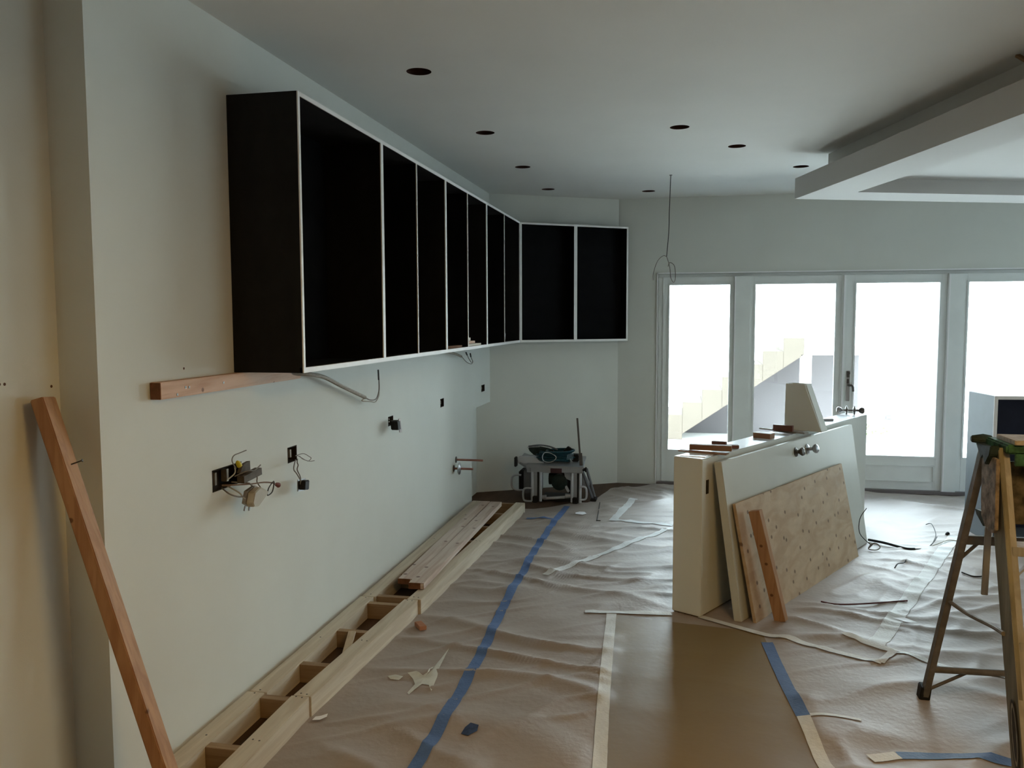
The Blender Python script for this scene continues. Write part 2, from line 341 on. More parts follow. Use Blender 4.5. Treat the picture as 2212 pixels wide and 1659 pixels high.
# ------------------------------------------------------------ upper cabinets
def cabinet(label, p0, dirv, out, width, depth, z0, z1, center, first_side=BLACKW, inner=INNER, side=BLACKW, shell_top=BLACKW, group='black wall cabinets hung without doors', name='wall_cabinet', bottom_edge=.02, edge=.016):
    """p0: front lower-left corner (2d) seen from inside room, dirv along the front, out: unit vector pointing from the front to the back"""
    p0 = Vector(p0); dv = Vector(dirv); ov = Vector(out)
    t = thing(name, label, 'cabinet', (p0.x+dv.x*width/2+ov.x*depth/2, p0.y+dv.y*width/2+ov.y*depth/2, z0), group)
    def bx(a0, a1, o0, o1, za, zb):
        q = [p0+dv*a+ov*o_ for a, o_ in ((a0, o0), (a1, o0), (a1, o1), (a0, o1))]
        return MB().hexa([(p.x, p.y, za) for p in q]+[(p.x, p.y, zb) for p in q])
    th = edge; e = .002
    obj('side_panel', bx(0, th, e, depth, z0, z1), side, t); obj('side_panel', bx(width-th, width, e, depth, z0, z1), side, t)
    obj('top_panel', bx(th, width-th, e, depth, z1-th, z1), shell_top, t); obj('bottom_panel', bx(th, width-th, e, depth, z0, z0+th), side, t)
    obj('back_panel', bx(th, width-th, depth-.008, depth, z0+th, z1-th), inner, t)
    for q in ((0, th, z0+bottom_edge, z1-edge), (width-th, width, z0+bottom_edge, z1-edge)): plabel(obj('edge_strip', bx(q[0], q[1], -.003, e, q[2], q[3]), EDGE, t), 'white front edge')
    plabel(obj('edge_strip', bx(0, width, -.003, e, z1-edge, z1), EDGE, t), 'white front edge'); plabel(obj('edge_strip', bx(0, width, -.003, e+.012, z0, z0+bottom_edge), EDGE, t), 'white front edge')
    if center:
        obj('divider', bx(center-th/2, center+th/2, e+.001, depth-.01, z0+th, z1-th), inner, t)
        plabel(obj('edge_strip', bx(center-.0065, center+.0065, -.003, e, z0+bottom_edge, z1-edge), EDGE, t), 'white front edge')
    return t
XF = -1.456; ZB0, ZB1 = 1.394, 2.472
for l, y0, y1, c in (('black open wall cabinet nearest the camera, at the left end of the long run', 2.995, 3.892, 0), ('second black wall cabinet from the camera on the left wall, with a centre divider', 3.892, 4.995, .537),
                  ('third black wall cabinet on the left wall, holding wood scraps', 4.995, 6.082, .527), ('black wall cabinet at the inside corner of the left run, holding a plastic bag', 6.082, 7.352, .62)):
    cabinet(l, (XF, y0), (0, 1), (-1, 0), y1-y0, .2965, ZB0, ZB1, c)
bd = Vector((.826, .563)).normalized(); bo = Vector((-bd.y, bd.x)); k0 = Vector((XF+.004, 7.354))
cabinet('left one of the two black wall cabinets on the angled corner wall', k0, bd, bo, .557, .135, ZB0, ZB1-.003, 0)
cabinet('right one of the two black wall cabinets on the angled wall, nearest the windows', k0+bd*.557, bd, bo, .557, .115, ZB0, ZB1-.003, 0)
# things left in the cabinets
def scrap(label, a, b, wd, td, m=PINE_Y, cat='wood scrap', group=None, wdir=(1, 0, 0), name='wood_scrap', bevel=.001):
    o = obj(name, MB().beam(a, b, wdir, wd, td), m, bevel=bevel); return tag(o, label, cat, group)
G = 'wood scraps in the third wall cabinet'
zf = ZB0+.0165
scrap('dark flat wood scrap lying left of the divider in the third cabinet', (-1.50, 5.06, zf+.010), (-1.49, 5.40, zf+.010), .05, .018, ENDG, group=G)
scrap('pale wood strip lying lowest right of the divider in the third cabinet', (-1.50, 5.56, zf+.010), (-1.49, 5.93, zf+.010), .05, .018, PINE_Y, group=G)
scrap('pale wood strip, middle of the small stack in the third cabinet', (-1.50, 5.56, zf+.030), (-1.50, 5.80, zf+.030), .045, .018, FIR_Y, group=G)
scrap('short pale wood piece on top of the small stack in the third cabinet', (-1.505, 5.56, zf+.052), (-1.505, 5.70, zf+.052), .04, .022, PINE_Y, group=G)
b = MB(); b.lathe((-1.50, 6.78, zf), (0, 0, 1), [(0, .028), (.03, .034), (.07, .036), (.085, .030), (.083, .025), (.01, .02)], 14); tag(obj('plastic_bag', b, mat('clear_plastic', (.45, .46, .48), .25, .2, 40), None), 'small greyish clear plastic bag standing in the corner cabinet', 'bag')

# ledger board under the first cabinet
b = MB(); b.box((W+.001, 2.463, 1.335), (W+.040, 3.50, 1.393)); t = obj('ledger_board', b, FIR_Y, bevel=.002); tag(t, 'fir ledger board screwed to the left wall under the first cabinet', 'board')
b = MB(); b.box((W+.002, 2.4615, 1.336), (W+.039, 2.4635, 1.392)); plabel(obj('end_face', b, ENDG, t), 'dark end grain')
for y, z in ((2.605, 1.366), (2.625, 1.365), (2.555, 1.345), (2.85, 1.364)): b = MB(); b.lathe((W+.040, y, z), (1, 0, 0), [(0, .005), (.0015, .005)], 10); obj('screw', b, DSTEEL, t)
# small marks and screw holes on the wall
for (x, y, z) in ((W, 2.659, 1.429), (WR, 1.985, 1.422), (WR, 2.003, 1.421), (WR, 2.180, 1.401)):
    b = MB(); b.lathe((x-.002, y, z), (1, 0, 0), [(0, .005), (.0028, .0045)], 8)
    tag(obj('screw_anchor', b, mat('anchor', (.13, .07, .05), .7), None), {2.659: 'small dark screw hole in the left wall above the ledger board', 1.985: 'left one of two brown anchors at the left edge of the photo', 2.003: 'right one of two brown anchors at the left edge of the photo', 2.18: 'small brown anchor in the recessed wall above the leaning board'}[y], 'anchor')

# ------------------------------------------------------------ wiring on the left wall
def wire(name, pts, r, m, parent=None, label=None, cat='wire', n=6, group=None, seg=6):
    o = obj(name, MB().tube(smooth_path(pts, n), r, seg), m, parent)
    if parent is None: tag(o, label, cat, group)
    return o
yz = lambda X, l: [(X, a, c) for a, c in l]
t = thing('flexible_conduit', 'grey armoured flexible conduit curving out from under the first cabinet', 'conduit', (W+.03, 3.45, 1.36))
P = smooth_path([(W+.02, 3.30, 1.372), (-1.72, 3.427, 1.362), (-1.70, 3.543, 1.352), (-1.70, 3.718, 1.325), (-1.70, 3.937, 1.262), (-1.70, 4.24, 1.178)], 26)
obj('armour', MB().tube(P, [.0105 if i % 2 else .0085 for i in range(len(P))], 8), GALV, t)
wire('lead_wire', yz(-1.70, [(4.24, 1.178), (4.314, 1.158), (4.398, 1.155), (4.443, 1.188), (4.452, 1.235), (4.441, 1.315)]), .0035, WIREG, t)
wire('lead_wire', yz(-1.70, [(4.239, 1.175), (4.192, 1.165), (4.313, 1.150), (4.39, 1.14), (4.442, 1.169), (4.45, 1.20)]), .003, WIREW, t)
obj('wire_tip', MB().tube(yz(-1.70, [(4.447, 1.26), (4.441, 1.318)]), .005, 6), WIREK, t)
t = thing('flexible_conduit', 'short conduit stub with wire loop under the third cabinet', 'conduit', (-1.70, 5.93, 1.35))
obj('armour', MB().tube(smooth_path(yz(-1.70, [(5.80, 1.378), (5.929, 1.358), (6.082, 1.339), (6.228, 1.316)]), 8), .010, 8), GALV, t)
wire('lead_wire', yz(-1.68, [(6.17, 1.318), (6.32, 1.267), (6.464, 1.245), (6.51, 1.261), (6.466, 1.293), (6.437, 1.325)]), .003, WIREG, t)
wire('lead_wire', yz(-1.68, [(6.47, 1.255), (6.41, 1.28), (6.378, 1.297), (6.307, 1.338)]), .003, WIREG, t)
obj('wire_tip', MB().tube(yz(-1.68, [(6.452, 1.302), (6.435, 1.33)]), .006, 6).tube(yz(-1.68, [(6.335, 1.322), (6.303, 1.342)]), .006, 6), WIREK, t)['kind'] = 'stuff'
# tangle out of the big box
t = thing('wire_tangle', 'tangle of loose wires and a yellow wire nut hanging from the large electrical box', 'wires', (W+.03, 2.95, .96))
wire('wire', yz(-1.69, [(2.88, 1.03), (2.856, 1.059), (2.857, 1.074), (2.874, 1.083), (2.908, 1.085), (2.961, 1.088)]), .0022, WIREG, t)
wire('wire', [(-1.70, 2.889, 1.035), (-1.69, 2.871, 1.013), (-1.70, 2.837, .994)], .0025, WIREW, t)
wire('wire', [(-1.72, 2.92, .99), (-1.68, 2.95, 1.008), (-1.68, 2.996, 1.0), (-1.68, 3.022, 1.005), (-1.68, 3.052, 1.014)], .0025, WIREG, t)
wire('wire', [(-1.74, 2.86, .965), (-1.70, 2.895, .962), (-1.68, 2.982, .950), (-1.68, 3.074, .938), (-1.68, 3.144, .922), (-1.68, 3.18, .906)], .0035, mat('brown_cable', (.22, .15, .11), .5), t)
wire('wire', [(-1.74, 2.93, .965), (-1.68, 2.948, .960), (-1.68, 2.972, .948), (-1.67, 2.999, .925)], .003, WIREG, t)
wire('wire', [(-1.74, 2.86, .955), (-1.69, 2.83, .94), (-1.68, 2.876, .920), (-1.68, 2.934, .910), (-1.67, 2.965, .905)], .003, WIREG, t)
wire('wire', [(-1.74, 2.90, .955), (-1.69, 2.90, .93), (-1.68, 2.91, .91), (-1.68, 2.95, .893)], .003, WIREW, t)
wire('wire', yz(-1.66, [(3.111, .933), (3.075, .913), (3.065, .887), (3.105, .893), (3.122, .925), (3.118, .935)]), .0025, WIREK, t)
wire('wire', [(-1.74, 3.0, .99), (-1.69, 3.03, .975), (-1.68, 3.02, .95), (-1.67, 3.03, .925)], .0025, WIREG, t)
obj('wire_nut', MB().lathe((-1.695, 2.898, 1.055), (0.1, .5, -.75), [(0, .004), (.006, .009), (.02, .011), (.026, .0105), (.027, .006)], 12), YELL, t)
obj('wire_nut', MB().lathe((-1.68, 3.170, .912), (0, .8, -.3), [(0, .004), (.01, .008), (.03, .011), (.031, .004)], 10), REDC, t)
b = MB(); b.prism([(-1.72, 2.935, 1.00), (-1.72, 3.015, .985), (-1.72, 3.012, 1.035), (-1.72, 2.965, 1.03)], (.01, .01, 0)); b.beam((-1.70, 2.93, .975), (-1.70, 3.07, .985), (1, 0, 0), .03, .028); plabel(obj('mounting_bracket', b, mat('rusty_bracket', (.09, .07, .05), .7, .3, 30), t), 'bent metal bracket')
t = thing('wall_socket', 'cream socket device dangling by its wires below the large electrical box', 'socket', (-1.67, 2.97, .87))
mb = MB(); pts = [(2.985, .937), (3.050, .905), (3.035, .893), (2.967, .862), (2.93, .868), (2.920, .885), (2.938, .923)]
mb.prism([(-1.675, a, c) for a, c in pts], (.028, .006, 0)); plabel(obj('face', mb, mat('cream_plastic', (.46, .42, .34), .4), t, bevel=.003), 'cream plastic body')
mb = MB(); mb.prism([(-1.69, a, c) for a, c in [(3.0, .94), (3.06, .91), (2.95, .865), (2.915, .885), (2.935, .93)]], (.014, 0, 0)); obj('yoke', mb, GALV, t)
mb = MB(); mb.lathe((-1.68, 2.925, .873), (0, -.5, -1), [(0, .004), (.02, .004)], 8); mb.lathe((-1.68, 2.955, .862), (0, -.3, -1), [(0, .004), (.015, .004)], 8); obj('terminal_screw', mb, STEEL, t)
# second box wires
t = thing('wire_tangle', 'looped thin wires hanging from the second small electrical box', 'wires', (W+.03, 3.46, .95))
wire('wire', yz(-1.66, [(3.32, 1.008), (3.396, 1.006), (3.455, .983), (3.474, .972), (3.44, .965), (3.372, .993), (3.337, 1.007)]), .0018, WIREG, t)
wire('wire', yz(-1.66, [(3.36, 1.0), (3.394, .981), (3.454, .962), (3.507, .955)]), .0018, WIREG, t)
wire('wire', [(-1.73, 3.46, .965), (-1.68, 3.343, .957), (-1.68, 3.343, .94), (-1.68, 3.364, .923), (-1.68, 3.399, .887), (-1.69, 3.42, .862)], .0025, WIREG, t)
wire('wire', [(-1.73, 3.48, .965), (-1.68, 3.376, .968), (-1.68, 3.384, .955), (-1.68, 3.374, .936), (-1.68, 3.399, .904), (-1.69, 3.43, .87)], .0025, WIREG, t)
t = thing('light_switch', 'dark dangling switch below the second electrical box', 'switch', (-1.70, 3.46, .83))
obj('body', MB().prism(yz(-1.70, [(3.43, .875), (3.475, .872), (3.468, .828), (3.425, .835)]), (.03, 0, 0)), RUBBER, t, bevel=.003)
obj('yoke', MB().prism(yz(-1.705, [(3.42, .882), (3.50, .874), (3.492, .818), (3.418, .828)]), (.004, 0, 0)), STEEL, t)
t = thing('light_switch', 'dark switch device pulled out of the middle wall box', 'switch', (-1.70, 4.72, .92))
obj('body', MB().prism(yz(-1.72, [(4.675, .995), (4.73, .997), (4.745, .935), (4.69, .94)]), (.045, 0, 0)), RUBBER, t, bevel=.004)
obj('yoke', MB().prism(yz(-1.68, [(4.705, 1.006), (4.735, 1.006), (4.755, .918), (4.72, .922)]), (.004, .006, 0)), mat('dull_metal', (.34, .30, .28), .5, metal=.5), t)
wire('lead_wire', [(W-.02, 4.77, .99), (-1.73, 4.75, .985), (-1.70, 4.72, .975)], .004, WIREK, t)
# water stubs
for l, y, z, xe in (('upper copper pipe stub poking out of the far left wall', 6.247, .498, -1.535), ('lower copper pipe stub with a valve ring on the far left wall', 6.178, .440, -1.597)):
    t = thing('pipe_stub', l, 'pipe', (W, y, z), 'copper stubs in the left wall')
    obj('pipe', MB().lathe((W-.02, y, z), (1, 0, 0), [(0, .0085), (xe-W+.02, .0085)], 12), COPPER, t)
    obj('escutcheon', MB().lathe((W, y, z), (1, 0, 0), [(0, .026), (.004, .024), (.006, .011)], 16), DSTEEL, t)
    if xe < -1.56: obj('valve_ring', MB().lathe((-1.715, y, z), (1, 0, 0), [(0, .012), (.004, .046), (.010, .048), (.016, .03), (.022, .012)], 18), STEEL, t)

# ------------------------------------------------------------ leaning 2x4 at the left
a = Vector((-1.852, 2.10, 1.372)); c = Vector((-1.418, 2.12, .0))
d = (c-a).normalized()
mb = MB(); mb.beam(a, c+d*.0, (.35, -1, 0), .085, .038)
t = obj('leaning_stud', mb, FIR_Z, bevel=.003); tag(t, 'long reddish fir stud leaning against the recessed wall at far left', 'board')
b = MB(); b.tube([(-1.80, 2.09, 1.165), (-1.745, 2.12, 1.187)], .0022, 6); b.lathe((-1.745, 2.12, 1.187), (.9, .3, .3), [(0, .005), (.002, .005)], 8); plabel(obj('nail', b, DSTEEL, t), 'bent nail sticking out')

# ------------------------------------------------------------ plinth frame on the floor
G = 'timber plinth frames along the left wall'
def frame(label, y0, y1, xb, fo0, fo1, crosses, xc_extra=0, hr=.089, rw=.078, m=PINE_Y):
    t = thing('plinth_frame', label, 'base frame', ((xb+fo0)/2, (y0+y1)/2, 0), G)
    obj('back_rail', MB().hexa([(xb, y0, .001), (xb+rw, y0, .001), (xb+rw, y1, .001), (xb, y1, .001), (xb, y0, hr), (xb+rw, y0, hr), (xb+rw, y1, hr), (xb, y1, hr)]), m, t, bevel=.002)
    obj('front_rail', MB().hexa([(fo0-rw, y0, .001), (fo0, y0, .001), (fo1, y1, .001), (fo1-rw, y1, .001), (fo0-rw, y0, hr), (fo0, y0, hr), (fo1, y1, hr), (fo1-rw, y1, hr)]), m, t, bevel=.002)
    for i, yc in enumerate(crosses):
        s = (yc-y0)/(y1-y0); xo = fo0+(fo1-fo0)*s-rw
        obj('cross_piece', MB().box((xb+rw+.0005, yc-.019, .002), (xo-.0005, yc+.019, hr-.004)), PINE_X, t, bevel=.0015)
    mb = MB()
    for s in (.015, .985, .5):
        y = y0+(y1-y0)*s; x = fo0+(fo1-fo0)*s
        for q in ((x-rw*.35, y), (x-rw*.7, y+.004)): mb.lathe((q[0], q[1], hr), (0, 0, 1), [(0, .004), (.001, .004)], 6)
        mb.lathe((xb+rw*.5, y, hr), (0, 0, 1), [(0, .004), (.001, .004)], 6)
    o = obj('nail_heads', mb, DSTEEL, t); o['kind'] = 'stuff'; return t
frame('nearest section of the timber plinth frame on the floor along the left wall', 2.27, 2.988, W+.022, -1.450, -1.458, (2.30, 2.575, 2.965))
frame('middle section of the timber plinth frame along the left wall', 2.990, 4.178, W+.030, -1.452, -1.392, (3.30, 3.70, 4.10))
frame('far section of the timber plinth frame, with loose boards laid on it', 4.182, 6.63, W+.036, -1.378, -1.272, (4.22, 4.62, 5.02, 5.409, 5.809, 6.228, 6.60))
b = MB(); b.beam((-1.548, 4.42, .105), (-1.578, 6.49, .105), (1, 0, 0), .089, .032); t = obj('loose_board', b, PINE_Y2, bevel=.002); tag(t, 'left loose pale board lying on the far plinth frame', 'board', 'loose boards on the plinth frame')
plabel(obj('end_face', MB().beam((-1.5479, 4.419, .105), (-1.548, 4.421, .105), (1, 0, 0), .088, .031), ENDG, t), 'dark red end grain')
b = MB(); b.beam((-1.456, 4.34, .110), (-1.476, 6.455, .110), (1, 0, 0), .089, .036); t = obj('loose_board', b, PINE_Y2, bevel=.002); tag(t, 'right loose pale board lying on the far plinth frame, poking nearer the camera', 'board', 'loose boards on the plinth frame')
plabel(obj('end_face', MB().beam((-1.4559, 4.339, .110), (-1.456, 4.341, .110), (1, 0, 0), .088, .035), ENDG, t), 'dark red end grain')
scrap('narrow wood offcut propped inside the middle plinth frame', (-1.56, 3.672, .092), (-1.515, 3.45, .02), .035, .012, PINE_Y, name='wood_offcut')

# ------------------------------------------------------------ half wall, slab door, plywood
u = Vector((.483, .876)).normalized(); n = Vector((u.y, -u.x)); P0 = Vector((-.047, 4.507))
def hw(a, b_, z): p = P0+u*a+n*b_; return (p.x, p.y, z)
def hbox(a0, a1, n0, n1, z0, z1): return MB().hexa([hw(a0, n0, z0), hw(a1, n0, z0), hw(a1, n1, z0), hw(a0, n1, z0), hw(a0, n0, z1), hw(a1, n0, z1), hw(a1, n1, z1), hw(a0, n1, z1)])
HZ = .861
t = obj('half_wall', hbox(0, 2.66, 0, .169, .012, HZ), PAINT, bevel=.003); t['kind'] = 'structure'; t['label'] = 'cream plastered half wall standing in the middle of the room'
plabel(obj('bottom_shadow_gap', hbox(.01, 2.65, .008, .161, 0, .014), mat('gap_dark', (.12, .07, .04), .8), t), 'brown base gap')
plabel(obj('top_skin', hbox(.002, 2.658, .002, .167, HZ, HZ+.003), mat('top_sheen', (.66, .68, .70), .32, .06, 6, spec=.8), t), 'bluish glossy top skin carrying the window sheen'); HZ += .003  # added top skin, bluish and glossy for the window light on it
obj('box_cutout', hbox(.045, .075, .1692, .1705, .67, .745), BOXM, t)
def lean(a0, a1, z0, z1, nb, nt_, th, m, name, label, cat, bevel=.003, zs=0, group=None):
    """slab leaning on the half wall: outer face bottom n=nb, outer face top n=nt_"""
    v = Vector((nt_-nb, z1-z0)).normalized(); ni = Vector((-v.y, v.x))  # inward
    if ni.x > 0: ni = -ni
    q = [(nb, z0), (nt_, z1), (nt_+ni.x*th, z1+ni.y*th), (nb+ni.x*th, z0+ni.y*th)]
    dz = -min(0, min(s[1] for s in q)); q = [(s[0], s[1]+dz) for s in q]
    o = obj(name, MB().hexa([hw(a0, q[0][0], q[0][1]), hw(a1, q[0][0], q[0][1]), hw(a1, q[3][0], q[3][1]), hw(a0, q[3][0], q[3][1]), hw(a0, q[1][0], q[1][1]), hw(a1, q[1][0], q[1][1]), hw(a1, q[2][0], q[2][1]), hw(a0, q[2][0], q[2][1])]), m, bevel=bevel)
    return tag(o, label, cat, group), v
door, dv_ = lean(.085, 2.12, .003, .842, .366, .235, .044, DOORP, 'slab_door', 'pale painted slab door on its side leaning against the half wall', 'door')
def onface(a, z, off=0):   # point on the door's outer face
    s = z/.842; return Vector(hw(a, .366-(.131)*s+off, z))
fn = Vector((n.x, n.y, .155)).normalized()
o = MB().lathe(onface(1.07, .777), fn, [(0, .030), (.004, .030), (.007, .022), (.012, .012), (.02, .011), (.030, .020), (.040, .026), (.050, .024), (.056, .012)], 20); plabel(obj('door_knob', o, DSTEEL, door), 'round dark rose knob')
o = MB().lathe(onface(1.255, .773), fn, [(0, .030), (.004, .032), (.009, .026), (.012, .011), (.035, .011), (.042, .022), (.052, .028), (.062, .028), (.070, .020), (.072, .003)], 20); o.lathe(onface(1.255, .773), fn, [(0, .033), (.006, .033)], 20); plabel(obj('door_knob', o, STEEL, door), 'satin knob standing proud')
ply, _ = lean(.125, 1.735, .004, .622, .430, .300, .018, PLY, 'plywood_sheet', 'knotty plywood sheet leaning against the slab door', 'plywood', .001)
a = Vector(hw(.205, .375, .585)); c = Vector(hw(.245, .515, .006)); mb = MB(); mb.beam(a, c, (u.x, u.y, 0), .040, .062); tag(obj('short_stud', mb, FIR_Z2, bevel=.002), 'short reddish wood stud leaning on the plywood', 'board')
# wire coil at the far foot of the door
t = thing('cable', 'black cable trailing on the paper from the far foot of the slab door', 'cable', (1.35, 6.1, .02))
wire('sheath', [(1.31, 6.22, .02), (1.40, 6.13, .025), (1.507, 6.03, .02), (1.57, 6.03, .018)], .009, RUBBER, t)
wire('lead_wire', [(1.57, 6.03, .018), (1.66, 6.08, .018), (1.75, 6.25, .02), (1.80, 6.36, .03)], .004, WIREK, t)
wire('lead_wire', [(1.74, 6.23, .02), (1.79, 6.35, .05), (1.80, 6.50, .09), (1.79, 6.60, .06)], .003, WIREK, t)
wire('lead_wire', [(1.62, 6.06, .016), (1.74, 6.18, .016), (1.86, 6.32, .018), (1.92, 6.32, .018)], .003, WIREW, t)
mb = MB()
for p in ((1.90, 6.50, .014), (1.975, 6.45, .014), (1.93, 6.32, .014)): mb.lathe(p, (.6, .4, .2), [(0, .006), (.01, .013), (.025, .014), (.034, .006)], 8)
obj('wire_nuts', mb, RUBBER, t)
t = thing('wire_loop', 'thin dark wire loop rising beside the far end of the slab door', 'wire', (1.30, 6.02, .01))
wire('strand', [(1.30, 6.05, .02), (1.22, 6.06, .10), (1.22, 6.08, .20), (1.27, 6.12, .27)], .003, WIREK, t)
wire('strand', [(1.27, 6.0, .02), (1.30, 5.98, .06), (1.34, 6.0, .03), (1.31, 5.97, .015), (1.26, 5.97, .02), (1.29, 6.01, .05)], .004, WIREG, t)

# things on the half wall
def flat(name, pts, th, m, label, cat, z=HZ, bevel=0, group=None):
    return tag(obj(name, MB().prism([(x, y, z) for x, y in pts], (0, 0, th)), m, bevel=bevel), label, cat, group)
flat('plaster_patch', [hw(.02, .025, 0)[:2], hw(.10, .012, 0)[:2], hw(.20, .03, 0)[:2], hw(.21, .10, 0)[:2], hw(.16, .15, 0)[:2], hw(.06, .155, 0)[:2]], 0.003, mat('glossy_white_paper', (.88, .88, .88), .22, .02, 8, spec=1), 'white torn plasterboard paper on the near end of the half wall', 'paper')
G = 'reddish wood strips on the half wall'
DK = mat('dark_red_wood', (.15, .06, .04), .5, .2, 12)
DK2 = mat('mid_brown_wood', (.30, .17, .10), .55, .2, 12, stretch=(.3, .3, 1))
scrap('long flat wood shim at the near end of the half wall, lowest of the bundle', hw(.16, -.055, HZ+.006), hw(.20, .215, HZ+.006), .05, .006, DK2, name='wood_shim', wdir=(0, 1, 0), group=G)
scrap('brown wood block lying across the near end of the half wall', hw(.21, -.02, HZ+.024), hw(.30, .19, HZ+.024), .045, .030, DK2, name='wood_block', wdir=(0, 1, 0), group=G)
scrap('dark red wood block standing behind the near bundle', hw(.42, .01, HZ+.018), hw(.44, .09, HZ+.018), .03, .036, DK, name='wood_block', wdir=(0, 1, 0), group=G)
scrap('small dark wood block right of the near bundle', hw(.43, .09, HZ+.01), hw(.47, .15, HZ+.01), .04, .018, DK, name='wood_block', wdir=(0, 1, 0), group=G)
scrap('wood block with a bright top in the middle of the half wall', hw(.96, .03, HZ+.015), hw(.96, .14, HZ+.015), .07, .03, DK2, name='wood_block', wdir=(0, 1, 0), group=G)
flat('paint_chip', [hw(.925, .03, 0)[:2], hw(.995, .03, 0)[:2], hw(.995, .14, 0)[:2], hw(.925, .14, 0)[:2]], .002, WHITE, 'white slip lying on the middle wood block', 'paper', z=HZ+.0305)
scrap('thin grey lath sticking out over the edge beside the white pedestal', hw(1.34, -.10, HZ+.006), hw(1.28, .23, HZ+.006), .05, .008, mat('grey_lath', (.34, .32, .29), .6), name='wood_lath', wdir=(0, 1, 0), group=G)
scrap('dark red wood block in front of the white pedestal', hw(1.26, .02, HZ+.030), hw(1.27, .145, HZ+.030), .03, .038, DK, name='wood_block', wdir=(0, 1, 0), group=G)
flat('screw_bag', [hw(2.02, .05, 0)[:2], hw(2.10, .03, 0)[:2], hw(2.16, .07, 0)[:2], hw(2.08, .12, 0)[:2]], .016, mat('grey_bag', (.35, .35, .36), .4), 'small grey hardware packet behind the white pedestal on the half wall', 'hardware', bevel=.004)
# tapered white pedestal with an opening on top, straddling half wall and door
t = thing('tapered_pedestal', 'white tapered hollow box standing on the half wall', 'pedestal', hw(1.47, .14, HZ))
zt = 1.17; uu0, uu1 = 1.42, 1.53
outl = [(.025, HZ+.001), (.275, HZ+.001), (.165, zt-.03), (.158, zt), (.030, zt)]
def pr(ol, a0, a1): return MB().prism([hw(a0, q[0], q[1]) for q in ol], tuple(u*(a1-a0))+(0,))
obj('side_panel', pr(outl, uu0, uu0+.012), PAINT, t, bevel=.001); obj('side_panel', pr(outl, uu1-.012, uu1), PAINT, t, bevel=.001)
obj('back_panel', hbox(uu0+.012, uu1-.012, .025, .037, HZ+.001, zt), PAINT, t)
mb = MB(); mb.hexa([hw(uu0+.012, .263, HZ+.001), hw(uu1-.012, .263, HZ+.001), hw(uu1-.012, .275, HZ+.001), hw(uu0+.012, .275, HZ+.001), hw(uu0+.012, .150, zt), hw(uu1-.012, .150, zt), hw(uu1-.012, .162, zt), hw(uu0+.012, .162, zt)]); obj('sloped_panel', mb, PAINT, t)
# knob set lying on the far end
t = thing('door_knob_set', 'dark round door knob set lying on the far end of the half wall', 'door knob', hw(2.58, .09, HZ))
cc = Vector(hw(2.56, .075, HZ+.034)); ax = Vector((.98, -.12, 0)).normalized()
obj('spindle', MB().lathe(cc-ax*.07, ax, [(0, .006), (.14, .006)], 10), DSTEEL, t)
for s in (-1, 1):
    obj('rose', MB().lathe(cc+ax*(.028*s), ax*s, [(-.012, .016), (-.004, .033), (.004, .034), (.010, .02)], 20), DSTEEL, t)
    obj('knob', MB().lathe(cc+ax*(.045*s), ax*s, [(0, .008), (.015, .010), (.02, .018), (.032, .025), (.044, .025), (.054, .018), (.057, .004)], 20), STEEL if s < 0 else DSTEEL, t)

# ------------------------------------------------------------ hanging ceiling wire
t = thing('hanging_wire', 'thin wire hanging from the ceiling with loops at its end, before the window wall', 'wire', (-.121, 6.806, 2.742))
Yw = 6.806; xz = lambda l: [(a, Yw, c) for a, c in l]
wire('drop_wire', xz([(-.121, 2.745), (-.129, 2.481), (-.132, 2.298), (-.147, 2.10)]), .0032, WIREK, t)
wire('loop_wire', xz([(-.147, 2.10), (-.128, 2.041), (-.118, 1.99), (-.112, 1.93), (-.09, 1.893), (-.076, 1.93), (-.084, 2.022), (-.12, 2.052), (-.135, 2.02)]), .0028, WIREG, t)
wire('loop_wire', xz([(-.147, 2.10), (-.176, 2.105), (-.22, 2.061), (-.25, 1.969), (-.251, 1.912)]), .0025, WIREG, t)
obj('ceiling_plug', MB().lathe((-.121, Yw, ZC-.004), (0, 0, 1), [(0, .011), (.005, .013)], 10), DSTEEL, t)

# stick on the ledge of the dropped tray
scrap('thin pale wood stick propped on the ledge of the dropped ceiling tray', (1.399, 4.06, 2.735), (1.46, 3.90, 2.615), .02, .012, PINE_X, name='wood_stick', wdir=(1, 0, 0))

